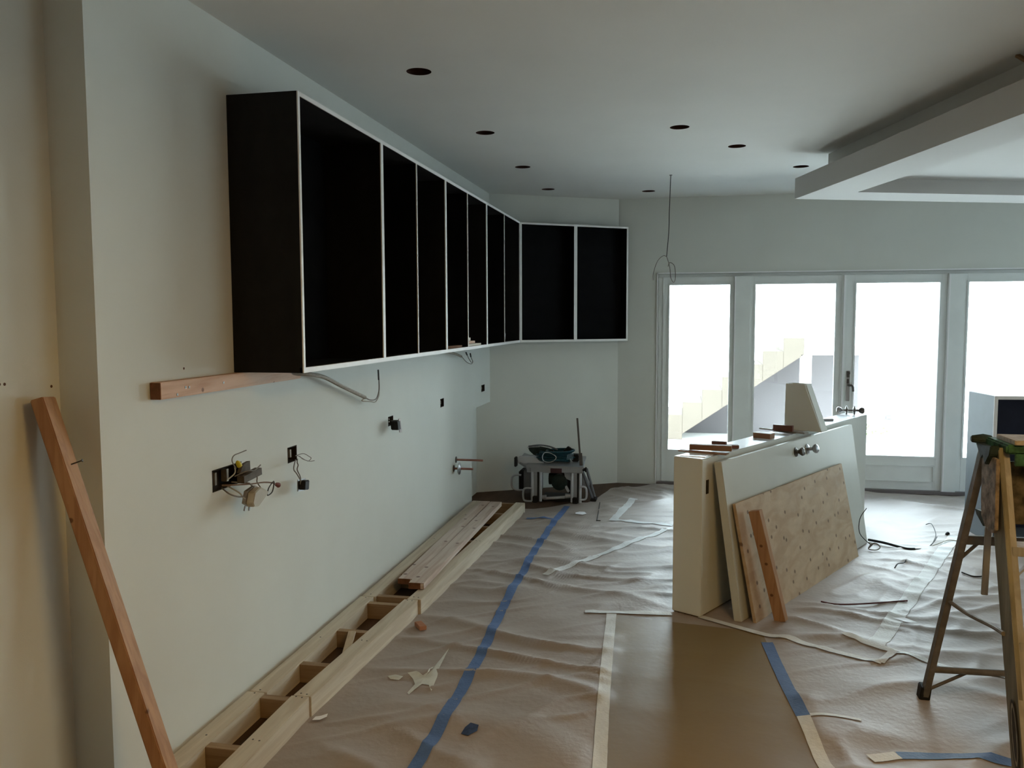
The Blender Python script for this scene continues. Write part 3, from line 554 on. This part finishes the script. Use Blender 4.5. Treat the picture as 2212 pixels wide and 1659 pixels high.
# ------------------------------------------------------------ floor paper with wrinkles, and tapes that follow it
def sm(a, b_, x): t = max(0, min(1, (x-a)/(b_-a))); return t*t*(3-2*t)
def ymax(x):
    return 6.78+.32*sm(-1.25, -.85, x)+.70*sm(-.82, -.62, x)+.17*sm(-.6, -.2, x)+.02*noise.noise((x*4, 2, 0))
def H(x, y):
    kraft = sm(-.36, -.26, x)*(1-sm(.42, .56, x))*(1-sm(4.15, 4.5, y))
    a = (x-.22*y)*1.0; b_ = (y+.28*x)
    wx = noise.noise((x*1.1, y*.9, 3.1))*.55; wy = noise.noise((x*.9, y*1.2, 7.7))*.45
    r1 = 1-abs(noise.noise((a*1.3+wx, b_*3.6+wy*2.2, .3)))*2.6; r1 = max(0, r1)**2
    r2 = 1-abs(noise.noise(((x+y*.8)*1.6+wy*2, (y-x*.7)*4.6+wx*2, 5.2)))*3.2; r2 = max(0, r2)**2
    s = noise.noise((x*2.1, y*2.6, 9))*.5+.5
    h = r1*(.3+.7*s)*.028+r2*(1-s)*.017+(noise.noise((x*.9, y*1.4, 1.5))+.6)*.003+noise.noise((x*9, y*13, 2))*.0012
    amp = 1-.9*kraft
    hx, hy = x+.047, y-4.507; hu = hx*.483+hy*.876; hn = hx*.876-hy*.483
    amp *= 1-.85*sm(-.16, -.02, hn)*(1-sm(.46, .62, hn))*sm(-.2, -.02, hu)*(1-sm(2.65, 2.85, hu))
    amp *= 1-.9*sm(-1.6, -1.4, x)*(1-sm(-.75, -.6, x))*sm(6.6, 6.85, y)
    amp *= sm(-1.5, -1.15, x+.06*(3-y) if y < 3 else x)*.9+.1
    return .004+max(0, h)*amp
STEP = .018
def grid_mesh(name, x0, x1, y0, y1f, xmin, m, zoff=0, step=STEP):
    vs = []; fs = []; nx = int((x1-x0)/step); cols = []
    ny = int((8.0-y0)/step)
    for i in range(nx+1):
        x = x0+i*step; ym = y1f(x)
        for j in range(ny+1):
            y = y0+(ym-y0)*j/ny; xx = max(x, xmin(y)); vs.append((xx, y, H(xx, y)+zoff))
    for i in range(nx):
        for j in range(ny):
            k = i*(ny+1)+j
            hx, hy = vs[k][0]+.047, vs[k][1]-4.507
            if 0 < hx*.483+hy*.876 < 2.64 and .01 < hx*.876-hy*.483 < .15: continue
            if vs[k][0] == vs[k+ny+1][0] and vs[k+1][0] == vs[k+ny+2][0]: continue
            fs.append((k, k+ny+1, k+ny+2, k+1))
    me = bpy.data.meshes.new(name); me.from_pydata(vs, [], fs); me.polygons.foreach_set('use_smooth', [True]*len(me.polygons)); me.materials.append(m)
    o = bpy.data.objects.new(name, me); C.objects.link(o); return o
PAPER = mat('floor_paper', (.345, .285, .24), .56, .07, 2.2, .25, 35, spec=1.0)
def xmin(y):
    if y < 2.99: return -1.475
    if y < 4.18: return -1.475+.055*(y-2.99)
    return max(-1.43+.043*(y-4.18), -1.43)
o = grid_mesh('protective_paper', -1.475, 3.6, 2.2, ymax, xmin, PAPER)
tag(o, 'wrinkled brown protective paper sheeting covering the floor', 'floor covering')
mb = MB(); mb.box((-1.30, YB+.1, .0005), (3.6, 2.2, .006)); tag(obj('protective_paper', mb, PAPER), 'flat brown protective paper behind the camera', 'floor covering')
KRAFT = mat('kraft_paper', (.22, .15, .06), .46, .08, 1.6, .1, 25, spec=.5)
def poly_sheet(name, fx0, fx1, y0, y1f, m, zoff, n=26, rows=70):
    vs = []; fs = []
    for j in range(rows+1):
        for i in range(n+1):
            s = i/n; ya = y0; x = None
            xx = 0
            yb = y1f(s); y = ya+(yb-ya)*j/rows; x = fx0(y)+(fx1(y)-fx0(y))*s; vs.append((x, y, H(x, y)+zoff))
    for j in range(rows):
        for i in range(n): k = j*(n+1)+i; fs.append((k, k+1, k+n+2, k+n+1))
    me = bpy.data.meshes.new(name); me.from_pydata(vs, [], fs); me.polygons.foreach_set('use_smooth', [True]*len(me.polygons)); me.materials.append(m)
    o = bpy.data.objects.new(name, me); C.objects.link(o); return o
o = poly_sheet('kraft_sheet', lambda y: -.37+(-.277+.37)*(4.387-y)/1.54, lambda y: .42+(.508-.42)*(4.12-y)/1.1, 2.2, lambda s: 4.38-.10*s, KRAFT, .0018)
tag(o, 'smooth kraft paper sheet in front of the half wall', 'floor covering')
def tape(pts, wd, m, label, group, zo=.0032, name='tape_strip', n=10):
    P = smooth_path([(x, y, 0) for x, y in pts], n) if len(pts) > 2 else [Vector((pts[0][0], pts[0][1], 0)).lerp(Vector((pts[1][0], pts[1][1], 0)), i/40) for i in range(41)]
    Q = [P[0]]
    for p in P[1:]:
        L = (p-Q[-1]).length; k = max(1, int(L/.02)); a = Q[-1].copy()
        for i in range(1, k+1): Q.append(a.lerp(p, i/k))
    vs = []; fs = []; rs = 5
    for i, p in enumerate(Q):
        d = (Q[min(i+1, len(Q)-1)]-Q[max(i-1, 0)]).normalized(); nn = Vector((-d.y, d.x, 0)); ww = wd*(1+.06*noise.noise((i*.3, wd, 0)))
        for k in range(rs):
            q = p+nn*ww*(k/(rs-1)-.5); vs.append((q.x, q.y, H(q.x, q.y)+zo))
    for i in range(len(Q)-1):
        for k in range(rs-1): a = i*rs+k; fs.append((a, a+1, a+rs+1, a+rs))
    b = MB(); b.add(vs, fs, True); return tag(obj(name, b, m), label, 'tape', group)
GB, GW = 'blue tape strips on the floor paper', 'white tape strips on the floor paper'
tape([(-.922, 2.45), (-.919, 2.719), (-.914, 2.9), (-.917, 3.164), (-.924, 3.453), (-.936, 3.851), (-.965, 4.417), (-.976, 5.017), (-.99, 5.793), (-.963, 6.93)], .052, TAPEB, 'long blue tape line running down the floor beside the plinth frame', GB)
tape([(-1.22, 6.42), (-1.10, 6.40), (-.99, 6.40)], .04, TAPEB, 'short faint blue tape crossing left of the long blue line near the saw', GB)
tape([(.418, 4.14), (.448, 3.752), (.485, 3.366)], .055, TAPEB, 'blue tape strip in front of the leaning plywood', GB, zo=.0045)
tape([(.784, 3.133), (.9, 3.15), (1.009, 3.159), (1.25, 3.15)], .05, TAPEB, 'blue tape strip at the lower right beside the ladder foot', GB)
tape([(-.366, 4.387), (-.316, 3.435), (-.27, 2.75), (-.25, 2.4)], .052, TAPEW, 'white tape running toward the camera left of the smooth kraft sheet', GW, zo=.0048)
tape([(-.83, 4.99), (-.068, 6.337)], .048, TAPEW, 'diagonal white tape left of the half wall', GW)
tape([(-.535, 6.47), (-.417, 7.314)], .065, TAPEW, 'white tape pointing to the window wall between saw and windows', GW)
tape([(-.56, 6.50), (-.07, 6.424)], .06, TAPEW, 'white tape crossing behind the near end of the half wall', GW, zo=.004)
tape([(-.51, 4.385), (-.30, 4.41), (-.05, 4.452)], .05, TAPEW, 'short white tape meeting the near foot of the half wall', GW, zo=.0055)
tape([(.10, 4.445), (.391, 4.262), (.65, 4.13), (.915, 3.987)], .042, TAPEW, 'long white tape below the leaning plywood', GW, zo=.0055)
tape([(.905, 3.985), (1.0, 4.123)], .04, TAPEW, 'short white tape corner between plywood and ladder', GW, zo=.006)
tape([(1.96, 6.49), (.924, 4.176)], .085, TAPEW, 'wide white tape running from the windows toward the ladder', GW)
tape([(.80, 4.295), (.924, 4.176), (1.097, 4.045), (1.331, 3.915), (1.5, 3.84)], .04, TAPEW, 'white tape passing behind the ladder legs', GW, zo=.004)
tape([(.485, 3.366), (.508, 3.007), (.55, 2.5)], .05, TAPEW, 'white tape continuing the blue strip toward the camera', GW, zo=.0045)
tape([(.503, 3.37), (.60, 3.385), (.704, 3.371)], .025, TAPEW, 'narrow white tape scrap right of the blue strip', GW, zo=.004)
tape([(.679, 3.086), (.784, 3.133)], .05, TAPEW, 'white tape scrap left of the lower right blue strip', GW, zo=.004)
def blob(name, pts, m, label, cat, zo=.0035):
    b = MB(); cx = sum(p[0] for p in pts)/len(pts); cy = sum(p[1] for p in pts)/len(pts); vs = [(cx, cy, H(cx, cy)+zo)]; N = len(pts)
    for t in (.35, .7, 1):
        for x, y in pts: X_, Y_ = cx+(x-cx)*t, cy+(y-cy)*t; vs.append((X_, Y_, H(X_, Y_)+zo))
    fs = [(0, 1+i, 1+(i+1) % N) for i in range(N)]
    for r in range(2):
        for i in range(N): fs.append((1+r*N+i, 1+(r+1)*N+i, 1+(r+1)*N+(i+1) % N, 1+r*N+(i+1) % N))
    b.add(vs, fs, True); return tag(obj(name, b, m), label, cat)
SPILL = mat('dried_plaster', (.62, .63, .57), .7, .1, 25)
blob('plaster_spill', [(-1.098, 3.76), (-1.075, 3.52), (-1.055, 3.42), (-1.045, 3.30), (-1.065, 3.34), (-1.10, 3.34), (-1.118, 3.29), (-1.125, 3.24), (-1.14, 3.26), (-1.135, 3.35), (-1.16, 3.40), (-1.20, 3.44), (-1.165, 3.46), (-1.125, 3.43), (-1.10, 3.47), (-1.105, 3.60)], SPILL, 'dried pale star-shaped plaster spill beside the plinth frame', 'stain')
blob('plaster_spill', [(-1.28, 3.40), (-1.25, 3.42), (-1.21, 3.41), (-1.22, 3.38), (-1.26, 3.38)], SPILL, 'small pale plaster smear left of the star-shaped spill', 'stain')
blob('blue_paint_spot', [(-.82, 2.96), (-.79, 2.95), (-.762, 2.985), (-.765, 3.02), (-.80, 3.03), (-.815, 3.0)], mat('blue_smear', (.04, .07, .16), .6, .3, 60), 'dark blue paint smear right of the long blue tape', 'stain')
blob('paper_scrap', [(-1.43, 2.95), (-1.40, 2.955), (-1.383, 2.985), (-1.39, 3.01), (-1.41, 2.99), (-1.43, 2.98)], WHITE, 'small white paper scrap at the foot of the plinth frame', 'paper', zo=.008)
blob('paper_scrap', [(-.86, 6.69), (-.83, 6.73), (-.79, 6.72), (-.765, 6.66), (-.79, 6.60), (-.85, 6.61)], mat('bright_paper', (.9, .9, .92), .6), 'white round paper scrap in front of the table saw', 'paper', zo=.006)
blob('paper_scrap', [(1.10, 4.60), (1.16, 4.61), (1.21, 4.56), (1.15, 4.555)], WHITE, 'pale paper sliver behind the ladder leg', 'paper', zo=.007)
b = MB(); z0 = H(-1.33, 4.0); b.beam((-1.345, 4.03, z0+.014), (-1.295, 3.965, z0+.014), (1, 1, 0), .038, .022); tag(obj('wood_block', b, mat('red_offcut', (.42, .19, .10), .6, .15, 20), bevel=.002), 'small reddish wood offcut on the paper beside the plinth frame', 'wood scrap')
t = wire('bent_rod', [(-.70, 7.10, .012), (-.68, 6.80, .012), (-.66, 6.47, .012), (-.66, 6.455, .012), (-.63, 6.45, .012)], .004, WIREK, None, 'thin dark bent rod lying on the paper in front of the saw', 'rod', n=3)
wire('cable_offcut', [(.77, 4.79, .018), (.85, 4.76, .018), (1.0, 4.80, .018), (1.246, 4.90, .018)], .005, mat('dark_red_cable', (.10, .03, .03), .5), None, 'dark cable offcut on the paper right of the plywood', 'cable')
wire('wire_offcut', [(1.33, 5.55, .014), (1.36, 5.60, .03), (1.41, 5.66, .022), (1.43, 5.69, .03)], .004, WIREK, None, 'tiny dark wire offcut on the paper right of the slab door', 'wire')
wire('wire_offcut', [(1.72, 5.54, .014), (1.76, 5.47, .013), (1.82, 5.48, .013)], .005, WIREK, None, 'tiny dark curved wire offcut behind the ladder', 'wire')

# ------------------------------------------------------------ table saw
t = thing('table_saw', 'grey portable table saw with folded tube legs on the floor in the back corner', 'saw', (-1.1, 7.2, 0))
DARKG = mat('dark_green_housing', (.012, .028, .026), .5, .3, 20); SAWG = mat('saw_table_metal', (.36, .37, .385), .4, .06, 10, metal=.4); GREYP = mat('grey_plastic', (.13, .135, .145), .5, .1, 20)
obj('tabletop', MB().hexa([(-1.345, 7.06, .305), (-.840, 7.06, .305), (-.855, 7.40, .345), (-1.36, 7.40, .345), (-1.345, 7.06, .325), (-.840, 7.06, .325), (-.855, 7.40, .365), (-1.36, 7.40, .365)]), SAWG, t, bevel=.003)
obj('apron', MB().box((-1.340, 7.065, .262), (-1.13, 7.085, .305)), SAWG, t, bevel=.002); obj('apron', MB().box((-1.03, 7.065, .268), (-.848, 7.085, .305)), SAWG, t, bevel=.002)
obj('throat_plate', MB().box((-1.13, 7.07, .262), (-1.03, 7.09, .304)), mat('maroon_part', (.06, .025, .03), .5), t)
obj('extension_wing', MB().hexa([(-1.445, 7.16, .330), (-1.30, 7.05, .270), (-1.30, 7.45, .30), (-1.445, 7.5, .345), (-1.445, 7.16, .348), (-1.30, 7.05, .300), (-1.30, 7.45, .33), (-1.445, 7.5, .363)]), SAWG, t, bevel=.003)
obj('fence_block', MB().hexa([(-1.44, 7.14, .325), (-1.18, 7.14, .325), (-1.18, 7.20, .325), (-1.44, 7.20, .325), (-1.43, 7.14, .385), (-1.30, 7.14, .385), (-1.30, 7.20, .385), (-1.43, 7.20, .385)]), mat('light_saw_panel', (.50, .51, .53), .45), t, bevel=.004)
obj('rail_cap', MB().box((-1.46, 7.10, .30), (-1.44, 7.16, .385)), RUBBER, t, bevel=.004)
obj('rail_end', MB().lathe((-.850, 7.08, .300), (1, 0, 0), [(0, .014), (.028, .014)], 10).lathe((-.826, 7.08, .300), (1, 0, 0), [(0, .022), (.012, .022)], 10), RUBBER, t)
for x0, x1, label in ((-1.288, -1.215, None), (-.938, -.868, None)):
    mb = MB(); mb.tube([(x0, 7.05, .015), (x0, 7.06, .27)], .014, 10); mb.tube([(x1, 7.05, .012), (x1, 7.06, .27)], .014, 10)
    obj('leg', mb, ALU, t); obj('leg_web', MB().box((x0+.012, 7.05, .05), (x0+.045, 7.062, .27)), SAWG, t)
    obj('leg_slot', MB().box((x0+.045, 7.045, .01), (x0+.060, 7.06, .27)), RUBBER, t)
    obj('foot', MB().box((x0+.005, 7.03, .0), (x0+.05, 7.075, .06)), RUBBER, t, bevel=.006)
for pts in ([(-1.29, 7.04, .125), (-1.34, 7.04, .125), (-1.365, 7.04, .105), (-1.365, 7.04, .03), (-1.34, 7.04, .012), (-1.29, 7.04, .012)], [(-.865, 7.04, .155), (-.83, 7.04, .155), (-.812, 7.04, .135), (-.812, 7.04, .065), (-.83, 7.04, .045), (-.865, 7.04, .045)],
            [(-1.42, 7.22, .205), (-1.475, 7.22, .205), (-1.505, 7.22, .175), (-1.505, 7.22, .10), (-1.47, 7.22, .07), (-1.40, 7.22, .07)]):
    obj('carry_loop', MB().tube(smooth_path(pts, 4), .009, 8), ALU, t)
obj('side_housing', MB().box((-1.38, 7.12, .06), (-1.24, 7.34, .27)), GREYP, t, bevel=.01)
obj('left_box', MB().box((-1.45, 7.25, .05), (-1.36, 7.42, .24)), RUBBER, t, bevel=.012)
obj('motor', MB().lathe((-1.06, 7.10, .17), (0, 1, 0), [(0, .04), (.02, .07), (.16, .075), (.2, .06)], 16).lathe((-1.16, 7.2, .19), (1, 0, 0), [(0, .055), (.16, .055)], 14), DARKG, t)
obj('blade_guard', MB().prism([(-1.03, 7.15, .27), (-.93, 7.15, .27), (-.93, 7.15, .10), (-.97, 7.15, .07), (-1.04, 7.15, .16)], (0, .04, 0)), RUBBER, t, bevel=.004)
obj('grey_lever', MB().beam((-1.02, 7.13, .17), (-.975, 7.12, .09), (0, 1, 0), .02, .022), ALU, t, bevel=.004)
obj('light_panel', MB().prism([(-1.02, 7.14, .262), (-.945, 7.14, .262), (-.945, 7.14, .18), (-1.01, 7.14, .205)], (0, .008, 0)), mat('light_saw_panel', (.5, .5, .5)), t)
obj('lower_tube', MB().tube([(-1.19, 7.06, .035), (-1.0, 7.06, .055)], .014, 10), ALU, t)
obj('tube_end', MB().lathe((-1.215, 7.06, .045), (1, 0, .1), [(0, .018), (.05, .02)], 12).lathe((-.995, 7.06, .065), (1, 0, .1), [(0, .022), (.05, .016)], 12), ALU, t)
obj('tray_pan', MB().box((-1.22, 7.08, .012), (-.95, 7.34, .035)), RUBBER, t, bevel=.004)
obj('rear_leg', MB().tube([(-.86, 7.16, .27), (-.775, 7.20, .02)], .013, 8).tube([(-.84, 7.3, .27), (-.76, 7.25, .02)], .013, 8), GREYP, t)
obj('rear_foot', MB().box((-.79, 7.15, .0), (-.74, 7.28, .03)), RUBBER, t, bevel=.006)
obj('side_plate', MB().prism([(-.868, 7.18, .24), (-.845, 7.18, .25), (-.80, 7.18, .17), (-.805, 7.18, .12), (-.868, 7.18, .13)], (0, .02, 0)), SAWG, t)
# things on the saw
t = thing('extension_cable', 'dark teal coiled extension cable heaped on the table saw', 'cable', (-1.13, 7.22, .36))
TEAL = mat('teal_cable', (.012, .055, .075), .35, .3, 10)
for i in range(11):
    cx, cy = -1.10+random.uniform(-.04, .04), 7.21+random.uniform(-.02, .02); rx, ry = random.uniform(.10, .155), random.uniform(.05, .09); zz = .352+.009*i; ph = random.random()*6
    obj('coil', MB().tube([(cx+rx*math.cos(a*math.pi/12), cy+ry*math.sin(a*math.pi/12), zz+.007*math.sin(a*math.pi/12+ph)) for a in range(24)], .009, 6, closed=True), TEAL, t)
obj('pale_loop', MB().tube(smooth_path([(-1.21, 7.12, .40), (-1.20, 7.11, .365), (-1.15, 7.10, .35), (-1.10, 7.11, .37), (-1.09, 7.12, .40), (-1.14, 7.12, .43), (-1.19, 7.13, .43), (-1.21, 7.12, .40)], 5), .004, 6), ALU, t)
b = MB()
for i in range(5): b.tube([(-.99+i*.012, 7.12, .375), (-.985+i*.012, 7.115, .42+.005*i)], .0025, 5)
obj('cable_highlights', b, mat('pale_blue_glint', (.35, .5, .6), .4), t)  # highlights on the cables, built as pale blue strands
t = thing('circular_saw', 'dark hand tool with a grip lying on the left of the cable heap', 'power tool', (-1.27, 7.24, .37))
obj('body', MB().prism([(-1.36, 7.22, .455), (-1.33, 7.22, .475), (-1.18, 7.22, .455), (-1.12, 7.22, .43), (-1.14, 7.22, .38), (-1.30, 7.22, .385), (-1.345, 7.22, .425)], (0, .05, 0)), DARKG, t, bevel=.008)
obj('handle', MB().tube(smooth_path([(-1.35, 7.21, .47), (-1.25, 7.20, .485), (-1.16, 7.20, .475), (-1.09, 7.22, .445)], 5), .007, 8), GREYP, t)
obj('guard_edge', MB().tube([(-1.36, 7.21, .462), (-1.25, 7.21, .470)], .004, 6), ALU, t)
b = MB(); b.box((-.955, 7.16, .352), (-.895, 7.24, .415)); tag(obj('black_box', b, RUBBER, bevel=.006), 'small black box on the right end of the table saw', 'box')
b = MB(); b.prism([(-1.03, 7.22, .445), (-1.0, 7.22, .478), (-.965, 7.22, .455), (-.985, 7.22, .42)], (0, .04, 0)); b.box((-1.035, 7.22, .40), (-.985, 7.26, .45)); tag(obj('cable_plug', b, RUBBER, bevel=.004), 'black plug sticking up out of the cable heap', 'plug')
b = MB(); b.beam((-.870, 7.11, .340), (-.901, 7.11, .745), (1, 0, 0), .016, .012); b.beam((-.865, 7.11, .33), (-.872, 7.11, .44), (1, 0, 0), .028, .014); tag(obj('upright_rod', b, DSTEEL, bevel=.002), 'dark flat steel rod standing upright at the right end of the table saw', 'rod')

# ------------------------------------------------------------ grey cabinet at the right
dr = Vector((.995, .104)).normalized()
t = cabinet('grey-sided dark open cabinet standing on the floor before the windows at right', (2.13, 6.33), dr, (-dr.y, dr.x), .92, .40, .008, 1.056, 0, inner=NAVY, side=GREYCAB, shell_top=WHITE, group='spare cabinets', name='floor_cabinet', edge=.024)
del t['group']
q = [Vector((2.13, 6.33))+dr*a+Vector((-dr.y, dr.x))*o_ for a, o_ in ((.024, .004), (.896, .004), (.896, .39), (.024, .39))]
obj('shelf', MB().hexa([(p.x, p.y, .655) for p in q]+[(p.x, p.y, .690) for p in q]), EDGE, t)

# ------------------------------------------------------------ step ladder
t = thing('step_ladder', 'paint-splattered wooden step ladder standing at the right edge', 'ladder', (1.2, 3.25, 0))
LADW = mat('weathered_rail', (.19, .17, .12), .6, .35, 22, .2, 60, stretch=(1, 1, .15)); LADF = wood('pale_rail_edge', (.36, .34, .31), (.20, .18, .15), 2)
LADG = mat('green_splattered_cap', (.028, .085, .045), .6, .9, 30, .3, 50); LADB = mat('brown_splattered_panel', (.21, .165, .125), .75, .6, 34, .4, 60); LADR = mat('dark_rear_leg', (.16, .145, .125), .6, .25, 25)
a0, a1 = Vector((1.094, 2.844, 0.0)), Vector((1.066, 3.13, 1.145))
mb = MB(); mb.beam(a0+Vector((.004, .010, 0)), a1+Vector((0, .010, 0)), (0, 1, 0), .108, .016); obj('front_rail', mb, LADW, t, bevel=.002)
sh = Vector((.012, -.044, 0)); mb = MB(); mb.beam(a0+sh, a1+sh*.9, (0, 1, 0), .006, .032); plabel(obj('rail_flange', mb, LADF, t, bevel=.001), 'pale front edge of the rail')
a2, a3 = Vector((1.46, 2.844, 0.0)), Vector((1.345, 3.13, 1.145)); mb = MB(); mb.beam(a2, a3, (0, 1, 0), .085, .016); mb.beam(a2-Vector((.012, .044, 0)), a3-Vector((.012, .044, 0)), (0, 1, 0), .006, .032); obj('front_rail', mb, LADW, t, bevel=.002)
r0, r1 = Vector((1.008, 3.648, .02)), Vector((1.064, 3.245, 1.125)); obj('rear_leg', MB().beam(r0, r1, (0, 1, 0), .038, .024), LADR, t, bevel=.002)
r2, r3 = Vector((1.375, 3.668, .02)), Vector((1.335, 3.245, 1.125)); obj('rear_leg', MB().beam(r2, r3, (0, 1, 0), .038, .024), LADR, t, bevel=.002)
for p in (r0, r2): obj('foot', MB().beam(p+Vector((-.004, .008, -.02)), p+Vector((.0, -.002, .045)), (0, 1, 0), .05, .042), RUBBER, t, bevel=.004)
def on(a, c, z): s = (z-a.z)/(c.z-a.z); return a.lerp(c, s)
p, q = on(r0, r1, .155), on(r2, r3, .155); obj('rear_bar', MB().tube([p, q], .014, 10), LADR, t)
obj('brace', MB().tube([on(r0, r1, .05)+Vector((.005, 0, 0)), p.lerp(q, .42)], .007, 8), LADR, t); obj('brace', MB().tube([on(r2, r3, .05), q.lerp(p, .20)], .007, 8), LADR, t)
p, q = on(r0, r1, .76), on(r2, r3, .76); obj('rear_bar', MB().beam(p, q, (0, 0, 1), .034, .02), LADR, t, bevel=.002)
obj('brace', MB().tube([on(r0, r1, .665), p.lerp(q, .22)], .007, 8), LADR, t)
for z in (.22, .52, .82):
    p, q = on(a0, a1, z), on(a2, a3, z); obj('step', MB().beam(p+Vector((.01, -.006, 0)), q+Vector((-.01, -.006, 0)), (0, 1, 0), .085, .032), LADF, t, bevel=.002)
    obj('step_brace', MB().beam(on(a0, a1, z-.09)+Vector((.012, -.03, 0)), p.lerp(q, .30)+Vector((0, -.03, -.012)), (0, 1, 0), .018, .006), ALU, t)
obj('spreader', MB().tube(smooth_path([on(r0, r1, .49), Vector((1.060, 3.33, .488)), Vector((1.075, 3.12, .518)), on(a0, a1, .535)+Vector((-.01, .03, 0))], 5), .008, 8), LADR, t)
# cap assembly
obj('top_cap', MB().box((1.072, 3.055, 1.140), (1.40, 3.26, 1.172)), LADG, t, bevel=.006)
plabel(obj('cap_board', MB().box((1.095, 3.05, 1.172), (1.40, 3.22, 1.188)), mat('splattered_board', (.36, .31, .25), .7, .3, 40), t, bevel=.002), 'pale worn board on the cap')
obj('cap_apron', MB().box((1.10, 3.052, 1.10), (1.39, 3.066, 1.142)), LADG, t, bevel=.002)
mb = MB(); mb.lathe((1.028, 3.27, 1.162), (1, 0, 0), [(0, .013), (.04, .020), (.07, .014)], 7); mb.prism([(1.03, 3.18, 1.15), (1.03, 3.13, 1.09), (1.03, 3.09, 1.13), (1.03, 3.08, 1.165)], (.03, 0, 0)); mb.prism([(1.04, 3.26, 1.15), (1.04, 3.20, 1.10), (1.04, 3.14, 1.15)], (.03, 0, 0)); obj('hinge', mb, mat('hinge_dark_green', (.02, .035, .03), .6, .6, 40), t, bevel=.003)['kind'] = 'stuff'
g = [(3.205, 1.128), (3.20, 1.06), (3.195, .97), (3.185, .90), (3.15, .872), (3.11, .862), (3.07, .864), (3.05, .88), (3.06, 1.12)]
obj('gusset_plate', MB().prism([(1.044, a, c) for a, c in g], (.012, 0, 0)), LADB, t, bevel=.002)
obj('gusset_hook', MB().prism([(1.05, 3.27, .905), (1.05, 3.20, .91), (1.05, 3.16, .885), (1.05, 3.18, .862), (1.05, 3.25, .888)], (.012, 0, 0)), mat('hinge_dark_green', (.02, .035, .03)), t)
obj('apron_panel', MB().box((1.10, 3.125, .885), (1.38, 3.140, 1.105)), mat('green_brown_panel', (.085, .07, .045), .7, .75, 26, .3, 50), t, bevel=.002)
obj('back_strut', MB().beam((1.110, 3.30, .93), (1.104, 3.30, .575), (1, 0, 0), .022, .010), LADF, t, bevel=.001)
# oval sticker on the near rail
ov = MB(); c0 = on(a0, a1, .235)+Vector((-.0055, 0, 0)); dd = (a1-a0).normalized(); yv = Vector((0, 1, 0)); yv = (yv-dd*yv.dot(dd)).normalized(); xo = Vector((-1, 0, 0))
def ring(r1, r2, h1, h2, off):
    vs = []; fs = []
    for k in range(24):
        a = k*math.pi/12
        for rr, hh in ((r1, h1), (r2, h2)): vs.append(c0+xo*off+yv*rr*math.cos(a)+dd*hh*math.sin(a))
    return vs, [(2*k, 2*k+1, (2*k+3) % 48, (2*k+2) % 48) for k in range(24)]
ov.add(*ring(.024, .030, .100, .112, .0045)); ov.add(*ring(.0, .014, .0, .085, .0046)); plabel(obj('oval_sticker', ov, mat('sticker_dark', (.02, .018, .015), .5, .5, 60), t), 'worn dark oval label')
ov = MB(); ov.add(*ring(.0, .0235, .0, .0995, .004)); obj('sticker_ground', ov, mat('sticker_pale', (.30, .27, .20), .5, .3, 40), t)

# ------------------------------------------------------------ outside
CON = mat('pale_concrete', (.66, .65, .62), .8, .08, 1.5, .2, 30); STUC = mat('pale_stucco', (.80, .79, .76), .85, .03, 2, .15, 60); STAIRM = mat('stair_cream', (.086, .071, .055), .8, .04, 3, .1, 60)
GREYS = mat('shaded_render', (.105, .096, .098), .85, .06, 2, .1, 60)  # pale wall under the stair, its shade put into the grey colour
mb = MB(); mb.box((-12, 8.2, -.30), (16, 40, -.12)); struct('patio_ground', mb, CON, label='pale patio ground outside')
mb = MB(); mb.box((-12, 14.5, -.12), (16, 14.8, 3.2)); struct('garden_wall', mb, STUC, label='pale sunlit garden wall outside')
t = thing('outdoor_staircase', 'cream outdoor staircase rising to the right beyond the windows', 'staircase', (.8, 12.6, -.12))
def stair_x(k): return -.285+.2725*k
for k in range(7):
    x = stair_x(k); z = .05+.183*k; zb = max(-.118, .697*(x+.10)-.10)
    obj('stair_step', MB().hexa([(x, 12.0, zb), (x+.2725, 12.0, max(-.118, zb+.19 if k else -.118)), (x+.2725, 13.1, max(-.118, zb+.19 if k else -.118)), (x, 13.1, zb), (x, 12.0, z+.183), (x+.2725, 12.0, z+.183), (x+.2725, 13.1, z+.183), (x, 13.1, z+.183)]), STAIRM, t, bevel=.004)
obj('landing', MB().box((1.623, 12.0, 1.10), (2.50, 13.1, 1.40)), STUC, t, bevel=.004)
obj('landing_post', MB().box((1.585, 12.0, -.118), (1.725, 12.14, 1.10)), STUC, t); obj('landing_post', MB().box((2.47, 12.95, -.118), (2.60, 13.1, 1.10)), STUC, t)
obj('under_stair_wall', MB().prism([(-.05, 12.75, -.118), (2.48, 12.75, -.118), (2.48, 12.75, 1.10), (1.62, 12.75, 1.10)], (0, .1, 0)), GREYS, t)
b = MB(); b.box((3.235, 14.46, -.07), (3.36, 14.5, .03)); b.box((3.255, 14.455, -.05), (3.34, 14.462, .01)); tag(obj('outdoor_socket', b, mat('grey_box', (.12, .12, .12)), bevel=.004), 'small grey outdoor socket box on the garden wall', 'socket')
b = MB()
for i in range(70):
    a = random.random()*6.28; r = random.random()*.22; x, y, z = 2.62+r*math.cos(a)*1.5, 12.9+r*math.sin(a), -.12+random.random()*.12
    d = Vector((random.uniform(-1, 1), random.uniform(-1, 1), random.uniform(.2, 1))).normalized()*.06; s = d.orthogonal().normalized()*.02
    b.add([(x, y, z), Vector((x, y, z))+d*.5+s, Vector((x, y, z))+d, Vector((x, y, z))+d*.5-s], [(0, 1, 2, 3)])
b.v.append(Vector((2.62, 12.9, -.12))); o = tag(obj('weeds', b, mat('weed_leaf', (.12, .17, .07), .7, .3, 20)), 'small green weeds growing on the patio outside', 'plant'); o['kind'] = 'stuff'
